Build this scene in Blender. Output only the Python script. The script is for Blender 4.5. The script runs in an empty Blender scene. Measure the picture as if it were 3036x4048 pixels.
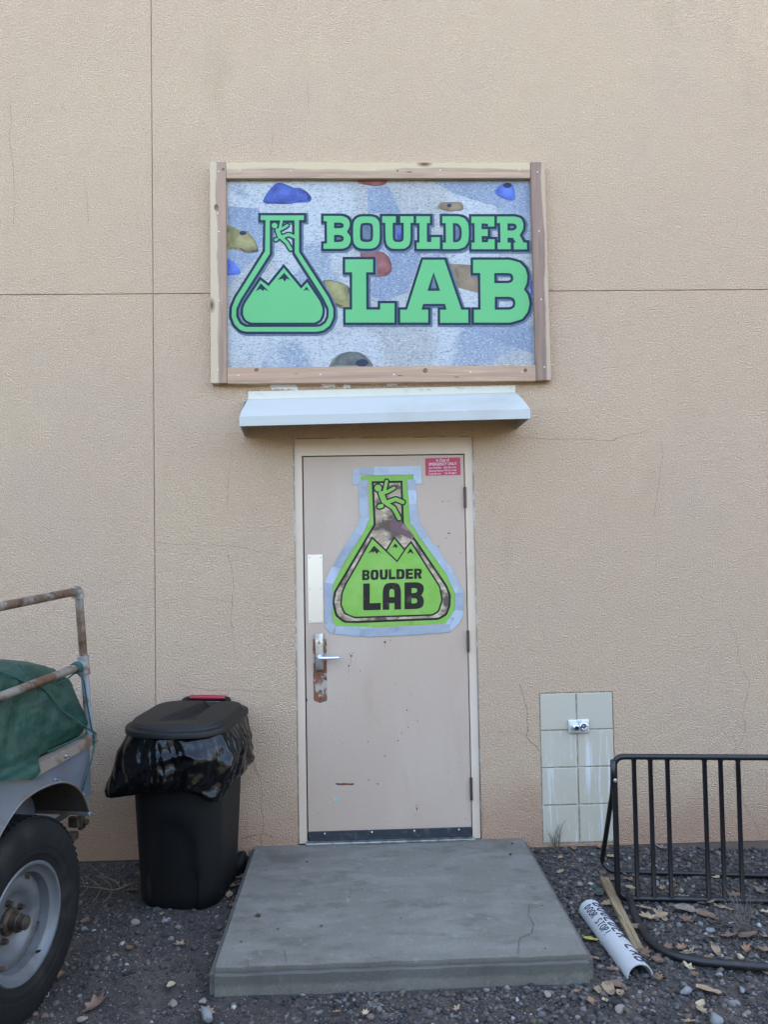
import bpy, bmesh, math, random
import numpy as np
from mathutils import Vector, Matrix, noise as mnoise
from mathutils.geometry import delaunay_2d_cdt
random.seed(7); rng = np.random.default_rng(7)
R_ = math.radians

# ------------------------------------------------------------------ camera, light, exposure
CAM = Vector((0.29666, -4.54725, 1.64027))
CR = Vector((0.99928, -0.033623, -0.017585))
CD = Vector((-0.016276, 0.038836, -0.999113))
CF = Vector((0.034276, 0.99868, 0.038261))
FOC = 3183.53
sc = bpy.context.scene
COL = sc.collection
cam = bpy.data.cameras.new('camera'); cam.sensor_fit = 'HORIZONTAL'; cam.sensor_width = 36
cam.lens = 36 * FOC / 3036; cam.clip_start = .05; cam.clip_end = 500
co = bpy.data.objects.new('camera', cam); COL.objects.link(co)
mw = Matrix.Identity(4)
for i, v in enumerate((CR, -CD, -CF)):
    for j in range(3): mw[j][i] = v[j]
mw.translation = CAM
co.matrix_world = mw
sc.camera = co

SUN_EL, SUN_AZ = R_(33), R_(14)          # behind the building, so the whole wall is in open shade
world = bpy.data.worlds.new('World'); sc.world = world; world.use_nodes = True
wn = world.node_tree
bg = wn.nodes['Background']; sky = wn.nodes.new('ShaderNodeTexSky'); sky.sky_type = 'NISHITA'
sky.sun_disc = False; sky.sun_elevation = SUN_EL; sky.sun_rotation = SUN_AZ
sky.air_density = 1.0; sky.dust_density = 3.5; sky.ozone_density = 0
wn.links.new(sky.outputs[0], bg.inputs[0]); bg.inputs[1].default_value = .15
sl = bpy.data.lights.new('sun', 'SUN'); sl.energy = 4.0; sl.angle = R_(.5); sl.color = (1, .93, .82)
so = bpy.data.objects.new('sun', sl); COL.objects.link(so)
sdir = Vector((math.sin(SUN_AZ) * math.cos(SUN_EL), math.cos(SUN_AZ) * math.cos(SUN_EL), math.sin(SUN_EL)))
so.rotation_euler = sdir.to_track_quat('Z', 'Y').to_euler(); so.location = (0, 4, 9)
vs = sc.view_settings; vs.view_transform = 'Standard'; vs.look = 'None'; vs.gamma = 1; vs.exposure = 3.2
vs.use_curve_mapping = False
cy = sc.cycles; cy.use_denoising = True; cy.max_bounces = 5; cy.diffuse_bounces = 3; cy.glossy_bounces = 3; cy.transmission_bounces = 2; cy.caustics_reflective = False; cy.caustics_refractive = False

# ------------------------------------------------------------------ helpers
def at(px, py, **k):
    """source pixel of a flat surveyed surface -> world point on the plane x=, y= or z="""
    d = CR * ((px - 1518) / FOC) + CD * ((py - 2024) / FOC) + CF
    (a, v), = k.items(); i = 'xyz'.index(a)
    return CAM + d * ((v - CAM[i]) / d[i])
def zoom(ox, oy, s): return lambda u, v, **k: at(ox + u / s, oy + v / s, **k)
S = 3036 / 1659
zD = zoom(0, 0, 1 / S)
z1 = zoom(780, 600, 2.3042); z2 = zoom(1480, 600, 2.2419); z0 = zoom(0, 0, 1)
z4 = zoom(1140, 1780, 2.1829); z5 = zoom(1140, 2450, 2.0232); z7 = zoom(380, 2700, 2.353)
zr = zoom(2300, 2900, 2.212); zl = zoom(0, 3300, 1.8433); zg = zoom(2200, 3300, 1.9844); zs = zoom(780, 3250, 1.0241)
zu = zoom(0, 0, 1.659); zt = zoom(2050, 2650, 2.949); z6 = zoom(0, 2250, 2.328)

ORG = {}
def link(o, parent):
    COL.objects.link(o)
    if parent is not None: o.parent = parent
    return o
def mesh(name, V, F, smooth=False):
    me = bpy.data.meshes.new(name); me.from_pydata([tuple(v) for v in V], [], F); me.update()
    if smooth:
        me.polygons.foreach_set('use_smooth', [True] * len(me.polygons))
    return me
def obj(name, V, F, mat, parent=None, smooth=False, auto=None, origin=None):
    V = [Vector(v) for v in V]
    if parent is not None: og = ORG[parent.name]
    elif origin is not None: og = Vector(origin)
    else:
        og = sum(V, Vector()) / len(V); og.z = min(v.z for v in V)
    me = mesh(name, [v - og for v in V], F, smooth or auto is not None)
    if mat: me.materials.append(mat)
    if auto is not None: me.set_sharp_from_angle(angle=R_(auto))
    o = bpy.data.objects.new(name, me)
    if parent is None: o.location = og
    link(o, parent); ORG[o.name] = og
    return o
def thing(name, label, cat, loc, group=None):
    o = bpy.data.objects.new(name, None); o.empty_display_size = .1; o.location = loc; COL.objects.link(o)
    o['label'] = label; o['category'] = cat
    if group: o['group'] = group
    ORG[o.name] = Vector(loc); return o
def tag(o, label=None, cat=None, group=None, kind=None):
    if label: o['label'] = label
    if cat: o['category'] = cat
    if group: o['group'] = group
    if kind: o['kind'] = kind
    return o
def inst(src, name, parent, offset, rot=None):
    """same mesh again, moved"""
    c = bpy.data.objects.new(name, src.data); c.location = offset
    if rot: c.rotation_euler = rot
    link(c, parent); ORG[c.name] = ORG[parent.name] if parent else Vector(offset); return c
def bm_out(bm):
    bm.verts.ensure_lookup_table(); bm.verts.index_update()
    V = [v.co.copy() for v in bm.verts]; F = [[v.index for v in f.verts] for f in bm.faces]; bm.free(); return V, F
def box(x0, x1, y0, y1, z0, z1, bev=0, seg=2, M=None, cuts=0):
    bm = bmesh.new(); bmesh.ops.create_cube(bm, size=1)
    for v in bm.verts:
        v.co = Vector(((x0 + x1) / 2 + v.co.x * (x1 - x0), (y0 + y1) / 2 + v.co.y * (y1 - y0), (z0 + z1) / 2 + v.co.z * (z1 - z0)))
    if bev: bmesh.ops.bevel(bm, geom=bm.edges[:], offset=bev, segments=seg, affect='EDGES', profile=.5)
    if M:
        for v in bm.verts: v.co = M @ v.co
    return bm_out(bm)
def join(*parts):
    V = []; F = []
    for v, f in parts:
        n = len(V); V += list(v); F += [[i + n for i in q] for q in f]
    return V, F
def tube(path, r, n=12, cap=True, closed=False):
    P = [Vector(p) for p in path]; m = len(P); V = []; F = []
    rr = r if isinstance(r, (list, tuple)) else [r] * m
    up = None
    for i in range(m):
        if closed: t = P[(i + 1) % m] - P[i - 1]
        else: t = P[min(i + 1, m - 1)] - P[max(i - 1, 0)]
        t.normalize()
        if up is None:
            up = t.orthogonal().normalized()
        up = (up - t * up.dot(t)).normalized(); w = t.cross(up)
        for k in range(n):
            a = 2 * math.pi * k / n; V.append(P[i] + (up * math.cos(a) + w * math.sin(a)) * rr[i])
    for i in range(m if closed else m - 1):
        for k in range(n):
            a = i * n + k; b = i * n + (k + 1) % n; j = ((i + 1) % m) * n
            F.append([a, b, j + (k + 1) % n, j + k])
    if cap and not closed: F.append(list(range(n))[::-1]); F.append([(m - 1) * n + k for k in range(n)])
    return V, F
def round_path(P, r, n=6):
    P = [Vector(p) for p in P]; out = [P[0]]
    for i in range(1, len(P) - 1):
        a = (P[i - 1] - P[i]); b = (P[i + 1] - P[i]); d = min(r, a.length * .49, b.length * .49)
        a = P[i] + a.normalized() * d; b = P[i] + b.normalized() * d
        for k in range(n + 1):
            t = k / n; out.append(a * (1 - t) ** 2 + P[i] * 2 * t * (1 - t) + b * t * t)
    out.append(P[-1]); return out
def lathe(prof, c, axis='x', n=40, close=False, k=1.):
    """prof = [(offset along axis, radius)]"""
    V = []; F = []; c = Vector(c); prof = [(d * k, r * k) for d, r in prof]
    for d, r in prof:
        for k in range(n):
            a = 2 * math.pi * k / n; u, w = r * math.cos(a), r * math.sin(a)
            V.append(c + (Vector((d, u, w)) if axis == 'x' else Vector((w, d, u)) if axis == 'y' else Vector((u, w, d))))
    m = len(prof)
    for i in range(m if close else m - 1):
        for k in range(n):
            F.append([i * n + k, i * n + (k + 1) % n, ((i + 1) % m) * n + (k + 1) % n, ((i + 1) % m) * n + k])
    return V, F
def sheet(loops, y, th=0.0):
    """flat shape(s) in the x-z plane, facing -y; loops = [outer, hole, ...] of (x,z); th = thickness behind"""
    pts = [Vector(p) for L in loops for p in L]; ed = []; k = 0
    for L in loops:
        m = len(L); ed += [(k + i, k + (i + 1) % m) for i in range(m)]; k += m
    vo, _, fo, *_r = delaunay_2d_cdt(pts, ed, [], 0, 1e-7)
    def wind(L, p):
        w = 0
        for i in range(len(L)):
            (ax_, az), (bx_, bz) = L[i - 1], L[i]
            if (az > p.y) != (bz > p.y) and p.x < ax_ + (p.y - az) / (bz - az) * (bx_ - ax_): w += 1 if bz > az else -1
        return w
    F = []
    for f in fo:
        c = (vo[f[0]] + vo[f[1]] + vo[f[2]]) / 3
        if not wind(loops[0], c) or any(wind(L, c) for L in loops[1:]): continue
        e, g_ = vo[f[1]] - vo[f[0]], vo[f[2]] - vo[f[0]]
        F.append(list(f) if e.x * g_.y - e.y * g_.x > 0 else list(f)[::-1])
    V = [Vector((p.x, y, p.y)) for p in vo]
    flat = [Vector((p.x, 0, p.y)) for p in pts]
    if th:
        b0_ = len(V); n = len(flat); V += [Vector((p.x, y, p.z)) for p in flat] + [Vector((p.x, y + th, p.z)) for p in flat]
        s = b0_
        for L in loops:
            m = len(L)
            for i in range(m): F.append([s + i, s + (i + 1) % m, n + s + (i + 1) % m, n + s + i])
            s += m
    return V, F
def soften(P, rounds=2, cut=9):
    """P: (u,v) sharp or (u,v,1) curved"""
    P = [(p[0], p[1], len(p) > 2) for p in P]
    for r in range(rounds):
        Q = []; n = len(P)
        for i, p in enumerate(P):
            if not p[2]: Q.append(p); continue
            for q in (P[i - 1], P[(i + 1) % n]):
                L = math.hypot(q[0] - p[0], q[1] - p[1]) or 1
                t = min(.26, cut / L / (1 + r)); Q.append((p[0] + (q[0] - p[0]) * t, p[1] + (q[1] - p[1]) * t, True))
        P = Q
    return [(p[0], p[1]) for p in P]
def offset(P, d):
    """grow a closed (x,z) loop by d (positive = outwards for an outer loop)"""
    n = len(P); A = sum(P[i][0] * P[(i + 1) % n][1] - P[(i + 1) % n][0] * P[i][1] for i in range(n))
    s = 1 if A > 0 else -1; Q = []
    for i in range(n):
        a, b, c = Vector(P[i - 1]), Vector(P[i]), Vector(P[(i + 1) % n])
        e, f = (b - a), (c - b)
        if e.length < 1e-7 or f.length < 1e-7: continue
        e.normalize(); f.normalize()
        n1 = Vector((e.y, -e.x)) * s; n2 = Vector((f.y, -f.x)) * s
        m = n1 + n2
        k = 1 + n1.dot(n2)
        m = m / max(k, .45)
        Q.append(tuple(b + m * d))
    return Q
def tr(z, P, y, cut=9, rounds=2):
    return [((q := z(u, v, y=y)).x, q.z) for u, v in soften(P, rounds, cut)]
def stroke2d(P, w, cap=6):
    """capsule-ended band along (x,z) polyline as a list of loops"""
    L = []
    for i in range(len(P) - 1):
        a, b = Vector(P[i]), Vector(P[i + 1]); t = (b - a).normalized(); ang = math.atan2(t.y, t.x); q = []
        for k in range(cap + 1):
            th = ang - math.pi / 2 + math.pi * k / cap; q.append((b.x + w / 2 * math.cos(th), b.y + w / 2 * math.sin(th)))
        for k in range(cap + 1):
            th = ang + math.pi / 2 + math.pi * k / cap; q.append((a.x + w / 2 * math.cos(th), a.y + w / 2 * math.sin(th)))
        L.append(q)
    return L
def strokes(lines, w, y, step=.00003):
    out = []; i = 0
    for P in lines:
        ww = w
        if isinstance(P, tuple): P, ww = P
        for q in stroke2d(P, ww): out.append(sheet([q], y - i * step)); i += 1
    return join(*out)

# ------------------------------------------------------------------ materials
def mat(name, col, rough=.6, metal=0., mix=None, bump=None, fine=None, spec=.5, coat=0, pos=False, stretch=(1, 1, 1), alpha=None):
    """mix = [(colour, scale, lo, hi, detail)], fine speckle = (amount, scale), bump = [(scale, distance, strength)]"""
    m = bpy.data.materials.new(name); m.use_nodes = True; nt = m.node_tree; N = nt.nodes; Lk = nt.links
    b = N['Principled BSDF']; b.inputs['Roughness'].default_value = rough; b.inputs['Metallic'].default_value = metal
    b.inputs['Specular IOR Level'].default_value = spec; b.inputs['Coat Weight'].default_value = coat
    if pos: g = N.new('ShaderNodeNewGeometry'); src = g.outputs['Position']
    else: g = N.new('ShaderNodeTexCoord'); src = g.outputs['Object']
    mp = N.new('ShaderNodeMapping'); mp.inputs['Scale'].default_value = stretch; Lk.new(src, mp.inputs['Vector']); src = mp.outputs[0]
    rgb = N.new('ShaderNodeRGB'); rgb.outputs[0].default_value = (*col, 1); cur = rgb.outputs[0]
    for k, e in enumerate(mix or []):
        c2, scl, lo, hi, det = e[:5]
        n = N.new('ShaderNodeTexNoise'); n.inputs['Scale'].default_value = scl; n.inputs['Detail'].default_value = min(det, 4)
        n.inputs['Roughness'].default_value = .6
        off = N.new('ShaderNodeMapping'); off.inputs['Location'].default_value = (3.1 * k, 7.7 * k, 1.3 * k)
        if len(e) > 5: off.inputs['Scale'].default_value = e[5]
        Lk.new(src, off.inputs['Vector']); Lk.new(off.outputs[0], n.inputs['Vector'])
        r = N.new('ShaderNodeMapRange'); r.inputs['From Min'].default_value = lo; r.inputs['From Max'].default_value = hi
        r.interpolation_type = 'SMOOTHSTEP'
        Lk.new(n.outputs['Fac'], r.inputs['Value'])
        mx = N.new('ShaderNodeMix'); mx.data_type = 'RGBA'; Lk.new(r.outputs[0], mx.inputs['Factor'])
        Lk.new(cur, mx.inputs['A']); mx.inputs['B'].default_value = (*c2, 1); cur = mx.outputs['Result']
    if fine:
        n = N.new('ShaderNodeTexNoise'); n.inputs['Scale'].default_value = fine[1]; n.inputs['Detail'].default_value = 3; Lk.new(src, n.inputs['Vector'])
        r = N.new('ShaderNodeMapRange'); r.inputs['From Min'].default_value = .3; r.inputs['From Max'].default_value = .7
        r.inputs['To Min'].default_value = 1 - fine[0]; r.inputs['To Max'].default_value = 1 + fine[0]; Lk.new(n.outputs['Fac'], r.inputs['Value'])
        mx = N.new('ShaderNodeMix'); mx.data_type = 'RGBA'; mx.blend_type = 'MULTIPLY'; mx.inputs['Factor'].default_value = 1
        Lk.new(cur, mx.inputs['A']); Lk.new(r.outputs[0], mx.inputs['B']); cur = mx.outputs['Result']
    Lk.new(cur, b.inputs['Base Color'])
    prev = None
    for scl, dist, stg in (bump or []):
        n = N.new('ShaderNodeTexNoise'); n.inputs['Scale'].default_value = scl; n.inputs['Detail'].default_value = 2; n.inputs['Roughness'].default_value = .55
        Lk.new(src, n.inputs['Vector'])
        bp = N.new('ShaderNodeBump'); bp.inputs['Distance'].default_value = dist; bp.inputs['Strength'].default_value = stg
        Lk.new(n.outputs['Fac'], bp.inputs['Height'])
        if prev: Lk.new(prev, bp.inputs['Normal'])
        prev = bp.outputs[0]
    if prev: Lk.new(prev, b.inputs['Normal'])
    m['out'] = ''
    return m

def stucco_mat():
    m = mat('stucco', (.745, .515, .345), rough=.93, spec=.2, pos=True,
            mix=[((.765, .535, .35), .55, .42, .62, 2), ((.735, .51, .355), .9, .5, .75, 2), ((.68, .475, .31), 2.2, .58, .80, 3, (1, 1, .45))], fine=(.26, 185))
    nt = m.node_tree; N = nt.nodes; Lk = nt.links; b = N['Principled BSDF']
    g = N.new('ShaderNodeNewGeometry')
    # pinkish splash-back stain with a ragged upper edge, paint worn to the brown coat
    cur = b.inputs['Base Color'].links[0].from_socket
    sx = N.new('ShaderNodeSeparateXYZ'); Lk.new(g.outputs['Position'], sx.inputs[0])
    ns = N.new('ShaderNodeTexNoise'); ns.inputs['Scale'].default_value = 2.6; ns.inputs['Detail'].default_value = 4; Lk.new(g.outputs['Position'], ns.inputs['Vector'])
    ma = N.new('ShaderNodeMath'); ma.operation = 'MULTIPLY_ADD'; ma.inputs[1].default_value = -.55; Lk.new(ns.outputs['Fac'], ma.inputs[0]); Lk.new(sx.outputs['Z'], ma.inputs[2])
    mr = N.new('ShaderNodeMapRange'); mr.interpolation_type = 'SMOOTHSTEP'; mr.inputs['From Min'].default_value = .10; mr.inputs['From Max'].default_value = -.32; mr.inputs['To Max'].default_value = .75; Lk.new(ma.outputs[0], mr.inputs['Value'])
    mx = N.new('ShaderNodeMix'); mx.data_type = 'RGBA'; Lk.new(mr.outputs[0], mx.inputs['Factor']); Lk.new(cur, mx.inputs['A']); mx.inputs['B'].default_value = (.56, .33, .215, 1); Lk.new(mx.outputs['Result'], b.inputs['Base Color'])
    # dashed-on stucco: two sizes of lumps, the larger flattened like trowel-knocked blobs
    n1 = N.new('ShaderNodeTexNoise'); n1.inputs['Scale'].default_value = 125; n1.inputs['Detail'].default_value = 2; n1.inputs['Distortion'].default_value = .5
    n2 = N.new('ShaderNodeTexNoise'); n2.inputs['Scale'].default_value = 300; n2.inputs['Detail'].default_value = 1
    for q in (n1, n2): Lk.new(g.outputs['Position'], q.inputs['Vector'])
    r1 = N.new('ShaderNodeMapRange'); r1.inputs['From Min'].default_value = .36; r1.inputs['From Max'].default_value = .62; Lk.new(n1.outputs['Fac'], r1.inputs['Value'])
    a2 = N.new('ShaderNodeMath'); a2.operation = 'MULTIPLY_ADD'; a2.inputs[1].default_value = .7; Lk.new(n2.outputs['Fac'], a2.inputs[0]); Lk.new(r1.outputs[0], a2.inputs[2])
    bp = N.new('ShaderNodeBump'); bp.inputs['Distance'].default_value = .0075; bp.inputs['Strength'].default_value = .95
    Lk.new(a2.outputs[0], bp.inputs['Height']); Lk.new(bp.outputs[0], b.inputs['Normal'])
    return m
M = {}
M['stucco'] = stucco_mat()
M['core'] = mat('masonry', (.16, .13, .11), .95)
M['foundation'] = mat('foundation_concrete', (.16, .115, .08), .95, mix=[((.11, .085, .07), 6, .4, .65, 5)], bump=[(60, .004, .6)])
M['crack'] = mat('crack_line', (.24, .15, .10), .95, mix=[((.42, .29, .20), 14, .45, .6, 3)])
M['door'] = mat('door_paint', (0.5128, 0.3747, 0.2809), .5, mix=[((0.5436, 0.4174, 0.3256), 1.6, .45, .65, 4, (1, 1, .35)), ((0.4513, 0.3178, 0.2275), 2.3, .55, .8, 5, (1.5, 1, .4))],
                bump=[(55, .0006, .35), (4, .004, .25)], fine=(.03, 70))
M['frame'] = mat('frame_paint', (0.66, 0.5005, 0.3685), .5, mix=[((0.682, 0.539, 0.4235), 2, .45, .65, 4, (1, 1, .4)), ((0.55, 0.418, 0.308), 4, .58, .8, 5)], bump=[(40, .0008, .3)])
M['caulk'] = mat('old_caulk', (.34, .27, .20), .8, mix=[((.5, .45, .4), 12, .5, .6, 4)], bump=[(80, .002, .5)])
M['gap'] = mat('dark_gap', (.012, .009, .008), .9)
M['hinge'] = mat('hinge_steel', (.075, .06, .055), .5, .5, mix=[((.12, .075, .05), 40, .5, .65, 4)], bump=[(90, .001, .4)])
M['plate'] = mat('satin_plate', (.70, .71, .73), .5, .7)
M['alu'] = mat('brushed_aluminium', (.86, .87, .9), .34, 1., bump=[(200, .0003, .2)], stretch=(1, 1, .05))
M['steel'] = mat('satin_steel', (.62, .64, .67), .33, 1., mix=[((.36, .37, .39), 18, .45, .65, 5)], bump=[(120, .0005, .2)])
M['chrome'] = mat('chrome', (.8, .81, .84), .1, 1.)
M['hole'] = mat('drilled_hole', (.006, .006, .006), .9)
M['rustplate'] = mat('rusted_scar', (.42, .36, .29), .75, mix=[((.20, .075, .035), 26, .40, .52, 6, (1, 1, .55)), ((.10, .035, .025), 34, .55, .66, 6, (1, 1, .5)), ((.5, .48, .47), 20, .62, .72, 5)], bump=[(90, .0012, .6)])
M['rust'] = mat('rust_spot', (.16, .055, .028), .85, mix=[((.08, .03, .02), 90, .45, .6, 4)], bump=[(200, .001, .6)])
M['ruststain'] = mat('rust_stain', (.36, .27, .19), .6)
M['aqua'] = mat('aqua_paint', (.22, .55, .6), .6)
M['sweep'] = mat('black_sweep', (.028, .031, .038), .5, mix=[((.075, .08, .09), 25, .5, .7, 4)])
M['threshold'] = mat('threshold_aluminium', (.42, .43, .42), .45, .85, mix=[((.22, .21, .19), 14, .45, .65, 5)])
M['canopy'] = mat('white_sheet_metal', (0.5035, 0.4845, 0.437), .42, mix=[((0.4465, 0.418, 0.3657), 2.4, .5, .75, 4)], bump=[(3, .003, .25)])
M['flange'] = mat('cream_flange', (.66, .61, .50), .5, mix=[((.50, .36, .22), 5, .62, .7, 4, (1, 1, 2.2))])
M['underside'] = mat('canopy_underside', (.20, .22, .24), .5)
M['plaster'] = mat('white_plaster_smear', (.74, .72, .69), .8, bump=[(60, .003, .5)])
M['screw'] = mat('screw_zinc', (.66, .67, .66), .35, .8)
M['woodscrew'] = mat('screw_pale', (.70, .67, .58), .4, .3)
def wood(name, heart, sap, axis, edge, sign, wid=.03):
    """cedar board: grain along axis, pale sapwood beyond `edge` across it"""
    st = (38, 38, 1.6) if axis == 'z' else (1.6, 38, 38)
    m = mat(name, heart, .72, pos=True, stretch=st, mix=[(tuple(c * .78 for c in heart), 1.0, .42, .66, 6), (tuple(min(1, c * 1.2) for c in heart), 2.1, .5, .7, 5)], bump=[(2.2, .0012, .5)])
    nt = m.node_tree; N = nt.nodes; Lk = nt.links; b = N['Principled BSDF']
    cur = b.inputs['Base Color'].links[0].from_socket
    g = N.new('ShaderNodeNewGeometry'); s = N.new('ShaderNodeSeparateXYZ'); Lk.new(g.outputs['Position'], s.inputs[0])
    n = N.new('ShaderNodeTexNoise'); n.inputs['Scale'].default_value = 3.3; n.inputs['Detail'].default_value = 3; Lk.new(g.outputs['Position'], n.inputs['Vector'])
    a = N.new('ShaderNodeMath'); a.operation = 'MULTIPLY_ADD'; Lk.new(n.outputs['Fac'], a.inputs[0]); a.inputs[1].default_value = .05
    Lk.new(s.outputs['X' if axis == 'z' else 'Z'], a.inputs[2])
    r = N.new('ShaderNodeMapRange'); r.interpolation_type = 'SMOOTHSTEP'; r.inputs['From Min'].default_value = edge + .025 - sign * .006; r.inputs['From Max'].default_value = edge + .025 + sign * .006
    Lk.new(a.outputs[0], r.inputs['Value'])
    mx = N.new('ShaderNodeMix'); mx.data_type = 'RGBA'; Lk.new(r.outputs[0], mx.inputs['Factor']); Lk.new(cur, mx.inputs['A']); mx.inputs['B'].default_value = (*sap, 1)
    # knots
    v = N.new('ShaderNodeTexVoronoi'); v.inputs['Scale'].default_value = 4.3; mp = N.new('ShaderNodeMapping'); mp.inputs['Scale'].default_value = (1, 1, .45) if axis == 'z' else (.45, 1, 1)
    Lk.new(g.outputs['Position'], mp.inputs[0]); Lk.new(mp.outputs[0], v.inputs['Vector'])
    r2 = N.new('ShaderNodeMapRange'); r2.inputs['From Min'].default_value = .10; r2.inputs['From Max'].default_value = .03; Lk.new(v.outputs['Distance'], r2.inputs['Value'])
    mk = N.new('ShaderNodeMix'); mk.data_type = 'RGBA'; Lk.new(r2.outputs[0], mk.inputs['Factor']); Lk.new(mx.outputs['Result'], mk.inputs['A']); mk.inputs['B'].default_value = (.14, .06, .035, 1)
    Lk.new(mk.outputs['Result'], b.inputs['Base Color']); return m
M['wood_l'] = wood('cedar_left', (.37, .235, .155), (.55, .41, .265), 'z', -.462, -1)
M['wood_r'] = wood('cedar_right', (.28, .17, .12), (.48, .34, .225), 'z', 1.390, 1)
M['wood_t'] = wood('cedar_top', (.44, .285, .18), (.58, .43, .255), 'x', 3.764, 1)
M['wood_b'] = wood('cedar_bottom', (.45, .275, .175), (.58, .43, .27), 'x', 2.5395, -1)
M['knot'] = mat('wood_knot', (.15, .065, .035), .75, mix=[((.28, .13, .07), 60, .45, .6, 3)])
M['print'] = mat('printed_rock_photo', (0.3631, 0.3488, 0.3282), .5, spec=.3, pos=True,
                 mix=[((.44, .44, .44), 1.3, .46, .52, 2), ((.26, .29, .345), 2.1, .55, .60, 2), ((.12, .14, .18), 85, .47, .74, 4, (.8, 1, 1.9)), ((.62, .61, .60), 95, .50, .74, 4, (.8, 1, 1.9))])
def flatm(name, c, c2=None, scl=9, rough=.6): return mat(name, c, rough, spec=.25, mix=[(c2, scl, .42, .62, 3)] if c2 else None, pos=True)
M['p_green'] = flatm('print_green', (.135, .43, .165), (.13, .42, .16), 2)
M['p_navy'] = flatm('print_navy', (.010, .020, .042), (.016, .028, .055), 3)
M['p_blue'] = flatm('print_blue_hold', (.07, .10, .33), (.03, .04, .14), 8)
M['p_blue2'] = flatm('print_blue_hold_pale', (.10, .15, .45), (.06, .09, .30), 9)
M['p_yellow'] = flatm('print_yellow_hold', (.28, .24, .10), (.09, .07, .065), 11)
M['p_tan'] = flatm('print_tan_hold', (.25, .18, .11), (.15, .11, .09), 7)
M['p_red'] = flatm('print_red_hold', (.27, .095, .085), (.13, .05, .06), 6)
M['p_brown'] = flatm('print_olive_hold', (.13, .13, .12), (.26, .25, .17), 7)
M['p_dark'] = flatm('print_shadow', (.03, .035, .06))
M['b_green'] = mat('poster_green', (0.2287, 0.4412, 0.0722), .5, spec=.35, pos=True, mix=[((0.266, 0.472, 0.09927), 6, .45, .65, 4), ((0.1915, 0.3796, 0.05866), 9, .55, .75, 4)], bump=[(14, .003, .35)])
M['b_dark'] = mat('poster_black', (.016, .013, .012), .5, spec=.3, pos=True, mix=[((.07, .05, .04), 14, .52, .7, 5)], bump=[(14, .003, .35)])
M['b_photo'] = mat('poster_rock_print', (.40, .29, .19), .45, pos=True, mix=[((.58, .46, .32), 22, .45, .6, 5, (1, 1, 2)), ((.10, .065, .05), 11, .46, .62, 4)], bump=[(14, .003, .35)])
M['b_hold'] = mat('poster_hold_print', (.15, .075, .085), .45, pos=True, mix=[((.26, .16, .14), 12, .5, .65, 4)])
M['tape'] = mat('duct_tape', (0.38, 0.418, 0.475), .42, .12, pos=True, mix=[((0.304, 0.342, 0.4085), 8, .45, .7, 4), ((0.4465, 0.475, 0.5225), 16, .55, .7, 3)], bump=[(22, .003, .5)])
for k_, f_ in (('tape1', .86), ('tape2', 1.12)):
    M[k_] = mat('duct_' + k_, (.40 * f_, .44 * f_, .50 * f_), .42, .12, pos=True, mix=[((.32 * f_, .36 * f_, .43 * f_), 8, .45, .7, 4), ((.30, .34, .40), 20, .62, .7, 3)], bump=[(22, .005, .6)])
M['sticker'] = mat('crimson_sticker', (.44, .035, .075), .4)
M['white_ink'] = mat('white_ink', (.82, .80, .81), .5)
M['tile'] = mat('glazed_tile', (0.5323, 0.4646, 0.3531), .3, mix=[((0.5223, 0.4646, 0.3626), 2, .4, .6, 3)], coat=.35)
M['tile_lime'] = mat('limed_tile', (0.5223, 0.455, 0.3435), .42, pos=True, mix=[((0.6629, 0.6261, 0.5821), 9, .52, .66, 6, (3.2, 1, .22)), ((0.6026, 0.5673, 0.5153), 30, .57, .68, 5, (2.5, 1, .25))])
M['grout'] = mat('grout', (.36, .29, .20), .95, mix=[((.5, .46, .38), 30, .45, .6, 4)], bump=[(140, .003, .7)])
M['concrete'] = mat('slab_concrete', (0.1604, 0.145, 0.1169), .9, mix=[((0.196, 0.1784, 0.1478), 3.5, .44, .66, 4, (1, 2.2, 1)), ((0.1248, 0.1093, 0.08693), 5.5, .50, .72, 4, (1, 2, 1)), ((0.2258, 0.2064, 0.1719), 22, .58, .75, 4), ((0.1188, 0.1004, 0.07693), 1.6, .60, .72, 4)],
                    bump=[(160, .002, .6), (22, .003, .25)], fine=(.17, 170))
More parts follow.
